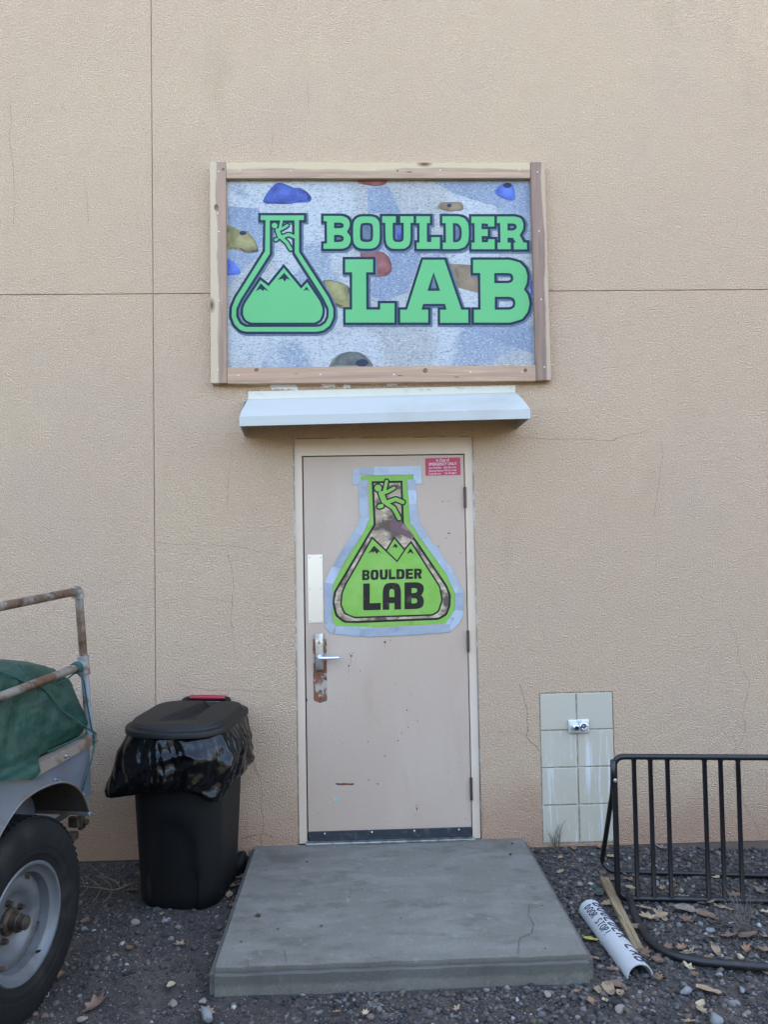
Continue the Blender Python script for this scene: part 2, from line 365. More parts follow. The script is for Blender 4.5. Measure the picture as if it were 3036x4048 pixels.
def slab_stain(m):
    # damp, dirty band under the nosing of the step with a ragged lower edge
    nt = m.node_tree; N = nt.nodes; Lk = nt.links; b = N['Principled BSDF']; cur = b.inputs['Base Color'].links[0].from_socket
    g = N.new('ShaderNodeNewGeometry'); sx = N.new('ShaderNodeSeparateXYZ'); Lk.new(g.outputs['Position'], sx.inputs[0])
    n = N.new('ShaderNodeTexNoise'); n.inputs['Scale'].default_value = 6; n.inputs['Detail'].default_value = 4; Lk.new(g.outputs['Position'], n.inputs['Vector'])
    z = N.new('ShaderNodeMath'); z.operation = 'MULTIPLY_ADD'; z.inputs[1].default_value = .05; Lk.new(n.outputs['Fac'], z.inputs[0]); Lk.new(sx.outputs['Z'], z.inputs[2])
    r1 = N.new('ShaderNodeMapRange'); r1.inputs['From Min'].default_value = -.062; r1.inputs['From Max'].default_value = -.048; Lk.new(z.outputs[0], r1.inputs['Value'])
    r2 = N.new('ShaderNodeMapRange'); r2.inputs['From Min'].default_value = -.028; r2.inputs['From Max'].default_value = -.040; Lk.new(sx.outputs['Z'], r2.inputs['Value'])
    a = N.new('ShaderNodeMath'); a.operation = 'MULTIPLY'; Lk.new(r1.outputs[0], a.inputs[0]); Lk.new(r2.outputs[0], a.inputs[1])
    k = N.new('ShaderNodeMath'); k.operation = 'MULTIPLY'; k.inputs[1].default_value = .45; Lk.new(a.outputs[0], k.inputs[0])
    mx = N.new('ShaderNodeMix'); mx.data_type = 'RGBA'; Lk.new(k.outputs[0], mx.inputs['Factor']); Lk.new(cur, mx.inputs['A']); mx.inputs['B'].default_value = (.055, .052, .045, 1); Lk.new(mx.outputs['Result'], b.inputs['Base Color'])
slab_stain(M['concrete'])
M['dirt'] = mat('gravelly_dirt', (0.0578, 0.0425, 0.0323), .97, mix=[((0.0782, 0.0578, 0.04335), 2, .45, .65, 5), ((0.0357, 0.0289, 0.02465), 9, .45, .65, 5), ((0.136, 0.1232, 0.1105), 85, .60, .70, 4)], bump=[(90, .008, .8), (22, .015, .5)], pos=True)
M['lot'] = M['dirt']
def attr_mat(name, rough=.85, bump=None, fine=(.2, 160)):
    m = mat(name, (1, 1, 1), rough, bump=bump, fine=fine); nt = m.node_tree
    a = nt.nodes.new('ShaderNodeAttribute'); a.attribute_name = 'tint'
    for n in nt.nodes:
        if n.type == 'MIX': nt.links.new(a.outputs['Color'], n.inputs['A'])
    return m
M['stones'] = attr_mat('gravel_stones', .85, [(160, .002, .4)])
M['black_steel'] = mat('black_powder_coat', (.008, .008, .009), .32, mix=[((.014, .013, .012), 20, .5, .7, 3)], bump=[(160, .0006, .25)])
M['dusty_black'] = mat('dusty_black_tube', (.012, .012, .012), .45, mix=[((.045, .038, .03), 9, .5, .7, 5)])
M['bin'] = mat('black_bin_plastic', (.004, .0042, .0048), .55, spec=.3, bump=[(300, .0005, .3)])
M['lid'] = mat('grey_black_lid_plastic', (0.0072, 0.00664, 0.00608), .52, spec=.32, mix=[((0.0128, 0.0116, 0.01), 5, .45, .7, 4)], bump=[(300, .0005, .3)])
M['bag'] = mat('black_bag_film', (.003, .003, .0035), .14, bump=[(9, .004, .12)], spec=.32)
nt = M['bag'].node_tree; b_ = nt.nodes['Principled BSDF']; old = b_.inputs['Normal'].links[0].from_socket; tc = nt.nodes.new('ShaderNodeTexCoord')
for sc_, ds_ in ((10, .014), (24, .005)):
    vo_ = nt.nodes.new('ShaderNodeTexVoronoi'); vo_.inputs['Scale'].default_value = sc_; nt.links.new(tc.outputs['Object'], vo_.inputs['Vector'])
    bp = nt.nodes.new('ShaderNodeBump'); bp.inputs['Strength'].default_value = .5; bp.inputs['Distance'].default_value = ds_; nt.links.new(vo_.outputs['Distance'], bp.inputs['Height']); nt.links.new(old, bp.inputs['Normal']); old = bp.outputs[0]
nt.links.new(old, b_.inputs['Normal'])
M['redgrip'] = mat('red_plastic', (.33, .008, .02), .4)
M['tarp'] = mat('green_tarp', (0.0081, 0.04185, 0.02835), .5, mix=[((0.0135, 0.0594, 0.03915), 5, .45, .65, 5), ((0.02363, 0.0405, 0.027), 3, .55, .75, 5)], bump=[(14, .02, .55), (5, .04, .5)])
M['rope'] = mat('teal_rope', (.018, .085, .072), .8, bump=[(300, .003, .8)])
M['pipe'] = mat('rusty_galvanised_pipe', (.27, .24, .20), .55, .45, mix=[((.16, .09, .055), 7, .42, .58, 6), ((.09, .05, .035), 20, .55, .66, 5), ((.42, .41, .40), 12, .62, .72, 4)], bump=[(80, .001, .4)])
M['fitting'] = mat('galvanised_fitting', (.36, .36, .34), .45, .6, mix=[((.20, .13, .08), 14, .5, .62, 5)], bump=[(60, .001, .3)])
M['silver'] = mat('silver_paint_pipe', (.34, .355, .39), .4, .4, mix=[((.22, .15, .10), 9, .55, .64, 5)])
M['panel'] = mat('grey_blue_trailer_paint', (.13, .135, .155), .45, .1, mix=[((.16, .16, .175), 5, .45, .7, 4), ((.18, .10, .055), 6, .62, .70, 6, (1, 1, .5))], bump=[(6, .004, .3)])
M['angle'] = mat('rusty_rim_iron', (.26, .205, .16), .6, .2, mix=[((.16, .095, .06), 9, .48, .62, 6), ((.33, .31, .29), 7, .58, .72, 4)], bump=[(50, .001, .4)])
M['fender'] = mat('fender_paint', (.125, .12, .115), .5, .1, mix=[((.13, .08, .045), 5, .46, .62, 6), ((.17, .17, .17), 7, .58, .72, 4)], bump=[(30, .001, .3)])
M['fender_in'] = mat('fender_underside', (.03, .024, .02), .9, mix=[((.05, .038, .03), 9, .45, .7, 4)])
M['tyre'] = mat('dusty_tyre_rubber', (.008, .0078, .0078), .8, spec=.25, mix=[((.03, .024, .019), 5, .5, .72, 6)], bump=[(90, .001, .4)])
M['rim'] = mat('silver_wheel_paint', (0.1275, 0.13, 0.136), .42, .2, mix=[((0.08925, 0.085, 0.08075), 9, .45, .7, 5)], bump=[(60, .0006, .3)])
M['hub'] = mat('greasy_rusty_hub', (0.045, 0.033, 0.024), .65, .4, mix=[((0.09, 0.06, 0.039), 30, .45, .62, 5)], bump=[(70, .003, .6)])
M['bolt'] = mat('zinc_bolt', (.55, .57, .58), .35, .9)
M['pvc'] = mat('white_pvc', (0.4836, 0.479, 0.4604), .35, mix=[((0.4185, 0.4092, 0.3906), 7, .5, .7, 4)])
M['marker'] = mat('marker_ink', (.012, .016, .035), .6)
M['stake'] = mat('weathered_stake', (.27, .19, .10), .85, pos=True, stretch=(30, 3, 30), mix=[((.17, .115, .06), 1.2, .42, .62, 6), ((.36, .27, .16), 2, .55, .7, 5)], bump=[(2, .004, .7)])
M['twig'] = mat('dry_twig', (.20, .15, .085), .9)
M['weed'] = mat('dry_grey_weed', (.16, .135, .11), .95)
for k, c in dict(brown=(.16, .095, .06), tan=(.28, .19, .11), orange=(.23, .125, .065), yellow=(.40, .36, .06), grey=(.19, .145, .11), green=(.04, .06, .045), pale=(.40, .31, .18)).items():
    M['leaf_' + k] = mat('leaf_' + k, c, .7, mix=[(tuple(x * .6 for x in c), 30, .5, .68, 4), (tuple(min(1, x * 1.35) for x in c), 14, .55, .7, 4)], bump=[(90, .002, .4)])
M['rock'] = mat('pale_stone', (.20, .195, .19), .85, mix=[((.12, .12, .12), 30, .45, .65, 5)], bump=[(90, .003, .5)])
M['rock2'] = mat('tan_stone', (.22, .18, .145), .85, mix=[((.20, .16, .13), 30, .45, .65, 5)], bump=[(90, .003, .5)])

# ------------------------------------------------------------------ ground
GZ = -.122
def gz(x, y):
    h = GZ + .010 * mnoise.noise((x * 1.6, y * 1.6, 3.)) + .006 * mnoise.noise((x * 5, y * 5, 9.))
    if y > -.35: h += .038 * (y + .35) / .35 * (1 if x < 1.75 else max(0, 1 - (x - 1.75) * 1.6))
    return h
V = []; F = []
xs = [-90, -40, -15, -6] + list(np.linspace(-3, 4, 141)) + [7, 15, 40, 90]
ys = [-120, -60, -30, -14, -8, -5, -3.5] + list(np.linspace(-2.6, .02, 66)) + [.3, 40]
for y in ys:
    for x in xs:
        near = -3 <= x <= 4 and -2.6 <= y <= .02
        V.append((x, y, gz(x, min(y, 0)) if near else GZ - .004))
nx = len(xs)
for j in range(len(ys) - 1):
    for i in range(nx - 1): F.append([j * nx + i, j * nx + i + 1, (j + 1) * nx + i + 1, (j + 1) * nx + i])
tag(obj('ground', V, F, M['dirt'], smooth=True, origin=(0, 0, 0)), kind='structure')

# added rise, unseen behind the camera: blocks low sky, darkens the lower wall
V = []; F = []
hx = np.linspace(-60, 60, 61); hy = [-11.5, -12.5, -13.5, -14.5, -16, -19, -26, -40]; hh = [-.2, 1.0, 3.0, 4.7, 6.0, 7.0, 7.6, 7.8]
for a_, b_ in zip(hy, hh):
    for x in hx: V.append((x, a_ + 1.2 * mnoise.noise((x * .15, a_, 0)), GZ + b_ * (1 + .22 * mnoise.noise((x * .12, a_ * .2, 4.)))))
for j in range(7):
    for i in range(60): F.append([j * 61 + i, (j + 1) * 61 + i, (j + 1) * 61 + i + 1, j * 61 + i + 1])
M['sky_blocker'] = mat('sky_blocker_earth', (.040, .042, .033), .95, mix=[((.030, .036, .026), .6, .45, .6, 4), ((.058, .054, .043), 1.7, .5, .7, 4)])
tag(obj('sky_blocking_rise', V, F, M['sky_blocker'], smooth=True, origin=(0, -14, 0)), kind='structure')

# ------------------------------------------------------------------ building
B = thing('stucco_building', 'tan stucco building with a beige metal door behind the concrete step', 'building', (0, 0, GZ))
JX, JZ, ZB, XL, XR, ZT = -.8336, 3.07, -.076, -7., 8., 6.2
g = .0026
FX0, FX1, FZ = -.056, .969, 2.241      # door frame outer
TX0, TX1, TZ0, TZ1 = 1.309, 1.731, -.062, .781
def panel(loops, nm='stucco_panel'): return obj(nm, *sheet(loops, 0, .07), M['stucco'], B)
panel([[(XL, ZB), (JX - g, ZB), (JX - g, JZ - g), (XL, JZ - g)]])
panel([[(XL, JZ + g), (JX - g, JZ + g), (JX - g, ZT), (XL, ZT)]])
panel([[(JX + g, JZ + g), (XR, JZ + g), (XR, ZT), (JX + g, ZT)]])
panel([[(JX + g, ZB), (FX0, ZB), (FX0, FZ), (FX1, FZ), (FX1, ZB), (XR, ZB), (XR, JZ - g), (JX + g, JZ - g)],
       [(TX0, TZ0), (TX0, TZ1), (TX1, TZ1), (TX1, TZ0)]])
M['joint'] = mat('joint_bottom', (.42, .28, .19), .95)
obj('joint_bead', *join(box(JX - g, JX + g, .007, .05, ZB, ZT), box(XL, XR, .0075, .05, JZ - g, JZ + g)), M['joint'], B)
obj('foundation', *box(XL, XR, .004, .068, -.5, ZB - .001), M['foundation'], B)
obj('masonry_core', *box(XL, XR, .0702, 9, -.5, ZT), M['core'], B)
obj('parapet_coping', *box(XL - .05, XR + .05, -.06, 9.05, ZT + .001, ZT + .06, .01), M['flange'], B)
# door frame (pressed steel, three pieces welded into one), caulk bead and gap
DW, DH = .9144, 2.134
fw0 = [(FX0 + .004, -.02), (FX0 + .004, FZ - .004), (FX1 - .004, FZ - .004), (FX1 - .004, -.02), (DW + .004, -.02), (DW + .004, DH + .006), (-.007, DH + .006), (-.007, -.02)]
obj('door_frame', *sheet([fw0], .010, .055), M['frame'], B)
obj('caulk_bead', *join(*[tube(p, .005, 8) for p in ([(FX0 + .002, .006, -.02), (FX0 + .002, .006, FZ)], [(FX0, .006, FZ - .002), (FX1, .006, FZ - .002)], [(FX1 - .002, .006, -.02), (FX1 - .002, .006, FZ)])]), M['caulk'], B, smooth=True)
obj('dark_gap_sheet', *box(-.03, DW + .03, .0595, .0695, -.02, DH + .03), M['gap'], B)  # black sheet behind the door, paints the shade seen in the gap
D = obj('door', *box(0, DW - .001, .015, .059, .012, DH, .0015), M['door'], B)
# hinges
for k, (zc, hh) in enumerate(((1.905, .062), (.0, .0), (.0, .0))):
    pass
for u, v0, v1 in ((1512, 315, 497), (1550, 1555, 1740)):
    a = z4(u, v0, y=0); b = z4(u, v1, y=0); x = DW + .001
    obj('hinge', *join(*[lathe([(q0, 0), (q0, .0075), (q1, .0075), (q1, 0)], (x, .004, 0), 'z', 12) for q0, q1 in [(b.z + (a.z - b.z) * i / 5 + .0007, b.z + (a.z - b.z) * (i + 1) / 5) for i in range(5)]]), M['hinge'], D, auto=40)
a = z5(1467, 1262, y=0); b = z5(1467, 1443, y=0)
obj('hinge', *join(*[lathe([(q0, 0), (q0, .0075), (q1, .0075), (q1, 0)], (DW + .001, .004, 0), 'z', 12) for q0, q1 in [(b.z + (a.z - b.z) * i / 5 + .0007, b.z + (a.z - b.z) * (i + 1) / 5) for i in range(5)]]), M['hinge'], D, auto=40)
# push plate, six screws
a = z4(160, 902, y=.013); b = z4(307, 1487, y=.013)
obj('push_plate', *box(a.x + .003, b.x - .003, .0125, .0155, b.z, a.z, .0008), M['alu'], D)
scr = obj('screw', *lathe([(-.0022, 0), (-.002, .004), (0, .0055)], (0, 0, 0), 'y', 10), M['screw'], D, smooth=True)
scr.data.materials[0] = M['screw']; MS = scr.data; bpy.data.objects.remove(scr)
MSV = [v.co.copy() for v in MS.vertices]
def screw_mesh(m):
    me = mesh('screw', lathe([(-.0022, 0), (-.002, .0038), (0, .005)], (0, 0, 0), 'y', 10)[0], lathe([(-.0022, 0), (-.002, .0038), (0, .005)], (0, 0, 0), 'y', 10)[1], True); me.materials.append(m); return me
SCR = screw_mesh(M['screw']); SCRW = screw_mesh(M['woodscrew'])
def put(me, name, parent, p, rot=None, scale=1):
    c = bpy.data.objects.new(name, me); link(c, parent)
    c.location = Vector(p) - (ORG[parent.name] if parent else Vector())
    if rot: c.rotation_euler = rot
    c.scale = (scale,) * 3; ORG[c.name] = Vector(p); return c
for fx in (.14, .86):
    for fz in (.035, .5, .965): put(SCR, 'screw', D, (a.x + (b.x - a.x) * fx, .0125, b.z + (a.z - b.z) * fz))
# rusty scar with lock body, cylinder and lever
scar = [(108, 490), (150, 465), (160, 440), (365, 440), (385, 475), (440, 490), (450, 600), (445, 900), (462, 1250), (458, 1600), (466, 1900), (462, 2010), (400, 2040), (300, 2075), (200, 2045), (130, 2010), (118, 1700), (112, 1300), (120, 1000), (105, 800)]
zk = zoom(1220, 2450, 6.322)
sp = []
for i, p in enumerate(scar):
    q = scar[(i + 1) % len(scar)]
    for k in range(5): t = k / 5; sp.append((p[0] + (q[0] - p[0]) * t + random.uniform(-6, 6), p[1] + (q[1] - p[1]) * t + random.uniform(-4, 4)))
obj('rusted_scar', *sheet([tr(zk, sp, .0146)], .0146), M['rustplate'], D)
for u, v in ((207, 1315), (365, 1308), (297, 1975)):
    p = zk(u, v, y=.014); obj('screw_hole', *lathe([(0, 0), (0, .0036)], (p.x, .0142, p.z), 'y', 12), M['hole'], D)
a = zk(163, 340, y=.0); b = zk(370, 1255, y=.0)
LB = obj('lock_body', *box(a.x, b.x, -.006, .0145, b.z, a.z, .003, 3), M['steel'], D, auto=40)
p = zk(256, 560, y=-.008)
obj('lock_cylinder', *lathe([(.002, .0125), (-.004, .0125), (-.005, .0115), (-.005, .0103), (-.0042, .01), (-.0045, 0)], (p.x, -.006, p.z), 'y', 24), M['chrome'], D, auto=30)
obj('keyway', *join(box(p.x - .001, p.x + .001, -.0112, -.0104, p.z - .008, p.z - .001), lathe([(0, 0), (0, .0035)], (p.x, -.0109, p.z + .005), 'y', 12)), M['hole'], D)
l0 = zk(262, 960, y=-.05); l1 = zk(765, 945, y=-.045)
pth = round_path([(l0.x, -.004, l0.z), (l0.x, -.048, l0.z), (l1.x - .015, -.05, l0.z), (l1.x, -.036, l0.z)], .014, 5)
Vv, Ff = tube(pth, .0078, 12)
obj('lever_handle', [Vector((v.x, v.y, l0.z + (v.z - l0.z) * 1.15)) for v in Vv], Ff, M['alu'], D, smooth=True)
obj('lever_rose', *lathe([(0, .013), (-.008, .012), (-.010, .009)], (l0.x, -.006, l0.z), 'y', 20), M['steel'], D, auto=40)
# sweep and threshold
a = z5(163, 1712, y=.012); b = z5(1476, 1655, y=.012)
obj('door_sweep', *join(box(.002, DW - .002, .006, .0148, .014, .044, .0015), box(.004, DW - .004, .009, .0145, -.006, .0135, .001)), M['sweep'], D)
for q in (291, 668, 1008, 1365):
    p = z5(q, 1700, y=.006); put(SCRW, 'screw', D, (p.x, .006, .033))
obj('threshold', *box(-.012, DW + .012, -.028, .05, -.0205, -.008, .003), M['threshold'], B)
# rust spots and paint chips (flat wear on the paint)
spots = [(773, 177, 9, 8), (820, 162, 4, 4), (502, 287, 9, 8), (490, 272, 4, 4), (515, 266, 4, 4), (483, 367, 9, 6), (575, 408, 4, 4), (862, 515, 3, 3), (949, 722, 6, 5), (1033, 807, 4, 4), (956, 858, 6, 4), (907, 903, 4, 4), (877, 965, 7, 5), (635, 972, 4, 5), (437, 990, 3, 3), (771, 1088, 5, 5), (1278, 1220, 3, 3), (641, 1278, 5, 5), (1307, 1367, 3, 3), (1023, 1482, 4, 4), (1028, 1508, 5, 11), (236, 1544, 4, 4), (1418, 1590, 4, 4), (148, 640, 5, 12), (715, 1310, 9, 4), (1016, 1555, 3, 4), (168, 1460, 3, 3), (975, 600, 3, 3)]
zz = .0147
def blob(z, u, v, ru, rv, y, n=11, jit=.35):
    return [((q := z(u + ru * math.cos(t) * (1 + random.uniform(-jit, jit)), v + rv * math.sin(t) * (1 + random.uniform(-jit, jit)), y=y)).x, q.z) for t in [2 * math.pi * k / n for k in range(n)]]
for u, v, ru, rv in spots: obj('rust_spot', *sheet([blob(z5, u, v, ru, rv, zz)], zz), M['rust'], D)
for u, v, ru, rv in ((1330, 442, 5, 5), (1389, 441, 4, 4), (1385, 715, 14, 5), (1362, 757, 4, 6), (1300, 828, 5, 4), (1488, 885, 4, 4), (1083, 84, 3, 3), (1119, 93, 3, 3)):
    obj('rust_spot', *sheet([blob(z4, u, v, ru, rv, zz)], zz), M['rust'], D)
obj('rust_gouge', *sheet([tr(z5, [(372, 1312), (385, 1302), (410, 1306), (450, 1303), (490, 1307), (520, 1303), (526, 1312), (515, 1320), (470, 1318), (430, 1322), (395, 1318)], zz)], zz), M['rust'], D)
for u, v, l in ((773, 190, 55), (500, 300, 70), (483, 378, 60)):
    obj('rust_run', *sheet([tr(z5, [(u - 2, v), (u + 3, v), (u + 2, v + l * .6), (u, v + l), (u - 2, v + l * .5)], zz + .0001)], zz + .0001), M['ruststain'], D)
for u, v, ru, rv in ((378, 1435, 11, 16), (305, 126, 8, 6), (287, 662, 14, 6), (140, 1625, 4, 22), (376, 1318, 6, 4)):
    obj('aqua_chip', *sheet([blob(z5, u, v, ru, rv, zz + .0001)], zz + .0001), M['aqua'], D)
# tiles behind the tap
TP = obj('tile_panel', *box(TX0 + .001, TX1 - .001, .006, .06, TZ0 + .001, TZ1 - .001), M['grout'], B)
cols = [(1.3155, 1.516), (1.5245, 1.725)]; rows = [(.573, .7735), (.3655, .566), (.1575, .358), (-.0525, .150)]
for r, (q0, q1) in enumerate(rows):
    for c, (p0, p1) in enumerate(cols):
        o = obj('tile', *box(p0, p1, -.0012 + .0009 * ((r + c) % 2), .0065, q0, q1, .0022), M['tile' if r == 0 else 'tile_lime'], TP)
# hairline cracks in the stucco
def crack(z, pts, w=.0022, br=None):
    P = []
    for i in range(len(pts) - 1):
        a, b = Vector(pts[i]), Vector(pts[i + 1]); n = max(2, int((b - a).length / 9))
        for k in range(n): P.append(a.lerp(b, k / n) + Vector((random.uniform(-2.2, 2.2), random.uniform(-2.2, 2.2))))
    P.append(Vector(pts[-1]))
    W = [z(p.x, p.y, y=-.0008) for p in P]; L = []; Rr = []
    for i, p in enumerate(W):
        t = W[min(i + 1, len(W) - 1)] - W[max(i - 1, 0)]; n = Vector((-t.z, 0, t.x)).normalized()
        ww = w * 1.0 * random.uniform(.35, 1.) * (.4 if i in (0, len(W) - 1) else 1) / 2
        L.append(p + n * ww); Rr.append(p - n * ww)
    m = len(L); obj('crack', L + Rr, [[i, i + 1, m + i + 1, m + i] for i in range(m - 1)], M['crack'], B)
crack(zt, [(10, 155), (45, 250), (80, 390), (105, 470), (100, 600), (108, 700), (90, 770), (140, 830), (215, 890), (245, 940)], .0042)
crack(z7, [(1440, 640), (1480, 790), (1535, 920), (1545, 1060), (1530, 1150), (1555, 1250), (1550, 1400)], .003)
crack(z7, [(1340, 1450), (1440, 1420), (1555, 1395), (1640, 1425)], .005)
crack(z7, [(1530, 1400), (1535, 1510)], .005)
crack(z7, [(1205, 140), (1240, 55)], .002)
crack(zD, [(490, 1180), (497, 1210), (505, 1260), (500, 1330), (507, 1420)], .0024)
crack(zD, [(495, 1010), (490, 1080), (492, 1100)], .0018)
crack(zD, [(335, 1170), (420, 1178), (490, 1178), (560, 1190), (640, 1205)], .0018)
crack(zD, [(345, 1298), (420, 1290), (500, 1300)], .0016)
crack(zD, [(380, 1478), (450, 1490), (530, 1490), (640, 1500)], .0018)
crack(zD, [(1575, 1340), (1590, 1380), (1598, 1440), (1620, 1475), (1605, 1540), (1610, 1580), (1590, 1625)], .0026)
crack(zD, [(1042, 1582), (1100, 1580), (1165, 1592)], .002)
crack(zD, [(1040, 943), (1010, 962)], .002); crack(zD, [(617, 935), (637, 950)], .0028); crack(zD, [(1022, 948), (1020, 930), (1025, 915)], .0022)
crack(zu, [(65, 640), (75, 820), (60, 900), (90, 1130), (95, 1360), (85, 1480)], .002)
crack(zu, [(550, 1170), (570, 1300), (580, 1480)], .002)
crack(z0, [(2051, 1731), (2150, 1734), (2300, 1736), (2420, 1743), (2470, 1722), (2560, 1706)], .0026); crack(z0, [(2612, 1720), (2620, 1800), (2600, 1950), (2585, 2040)], .0018); crack(zD, [(590, 290), (585, 340)], .0016); crack(zD, [(665, 180), (668, 250)], .0014); crack(zD, [(1040, 1795), (1046, 1770), (1042, 1740)], .003)
crack(zr, [(1330, 10), (1345, 110), (1335, 160), (1345, 420)], .002); crack(zr, [(1380, 300), (1410, 600), (1470, 700), (1530, 800), (1560, 900)], .0024); crack(zr, [(515, 870), (555, 930), (590, 945)], .002)

# ------------------------------------------------------------------ big framed sign
SY = -.018
SG = thing('framed_sign', 'large climbing gym sign with green flask logo in a cedar board frame', 'sign', (.45, 0, 2.5435))
PNL = obj('sign_panel', *box(-.43, 1.345, SY, -.006, 2.60, 3.74), M['print'], SG)
x0, x1, q0, q1 = -.500, 1.407, 2.5435, 3.7975
def pt(z, u, v): p = z(u, v, y=-.05); return p.x, p.z
lb = [pt(z1, 113, 97), pt(z1, 258, 97), pt(z1, 270, 2108), pt(z1, 122, 2110)]
rb = [pt(z2, 1383, 95), pt(z2, 1510, 95), pt(z2, 1568, 2025), pt(z2, 1436, 2030)]
tb = [pt(z1, 259, 99), pt(z2, 1382, 96), pt(z2, 1384, 236), pt(z1, 260, 243)]
bb = [pt(z1, 271, 1966), pt(z2, 1432, 1893), pt(z2, 1435, 2030), pt(z1, 271, 2112)]
def plank(nm, quad, m, y=-.05):
    bm = bmesh.new(); n = len(quad)
    f = [bm.verts.new((p[0], y, p[1])) for p in quad]; b = [bm.verts.new((p[0], -.0015, p[1])) for p in quad]
    bm.faces.new(f); bm.faces.new(b[::-1])
    for i in range(n): bm.faces.new((f[i], b[i], b[(i + 1) % n], f[(i + 1) % n]))
    bmesh.ops.recalc_face_normals(bm, faces=bm.faces[:]); bmesh.ops.bevel(bm, geom=bm.edges[:], offset=.0022, segments=2, affect='EDGES')
    return obj(nm, *bm_out(bm), m, SG)
plank('frame_board', lb, M['wood_l']); plank('frame_board', rb, M['wood_r']); plank('frame_board', tb, M['wood_t'], -.047); plank('frame_board', bb, M['wood_b'], -.047)
for z, L, y in ((z1, [(194, 184), (197, 730), (196, 1357), (188, 1990), (184, 564)], -.0505), (z1, [(386, 174), (854, 178), (1607, 171), (375, 2037), (1120, 2030)], -.0475), (z2, [(582, 167), (1284, 166), (173, 1976), (852, 1955), (1308, 1955)], -.0475), (z2, [(1444, 183), (1458, 706), (1478, 1311), (1507, 1910)], -.0505)):
    for u, v in L: p = z(u, v, y=y); put(SCRW, 'screw', SG, p, scale=.9)
for z, u, v, ru, rv, y in ((z1, 172, 510, 20, 30, -.0504), (z1, 540, 1988, 20, 16, -.0474), (z2, 452, 1940, 22, 20, -.0474), (z2, 1340, 1938, 16, 18, -.0474), (z2, 205, 172, 10, 8, -.0474), (z2, 310, 183, 28, 5, -.0474), (z2, 730, 1998, 25, 4, -.0474), (z2, 230, 1985, 26, 4, -.0474), (z1, 900, 2024, 22, 3, -.0474), (z1, 236, 163, 14, 12, -.0504)):
    obj('wood_knot', *sheet([blob(z, u, v, ru, rv, y, 14, .12)], y), M['knot'], SG)
def prt(nm, z, P, m, y, par=None, holes=(), grow=0, cut=9):
    loops = [tr(z, P, y, cut)] + [tr(z, h, y, cut) for h in holes]
    if grow: loops = [offset(loops[0], grow)] + [offset(l, -grow) for l in loops[1:]]
    return obj(nm, *sheet(loops, y), m, par)
# printed climbing holds (flat print)
c1 = lambda L: [(a, b, 1) for a, b in L]
HY = SY - .0005
M['print_shade'] = mat('printed_rock_in_shade', (.225, .255, .32), .5, spec=.3, pos=True, mix=[((.26, .29, .355), 2.3, .45, .6, 2), ((.07, .10, .16), 85, .46, .72, 4, (.8, 1, 1.9)), ((.46, .50, .57), 95, .52, .72, 4, (.8, 1, 1.9))])
for z, P in ((z2, [(-60, 330), (120, 300), (235, 545), (-60, 545)]), (z2, [(490, 250), (1380, 250), (1380, 545), (1000, 470), (700, 372)]), (z2, [(740, 1545), (1405, 1545), (1412, 1790), (1130, 1700)]), (z1, [(275, 500), (560, 520), (600, 700), (560, 940), (400, 1100), (275, 1240)]), (z2, [(150, 880), (420, 900), (300, 1250), (60, 1330), (-80, 1250)])):
    prt('printed_shadow', z, P, M['print_shade'], SY - .0002, PNL)
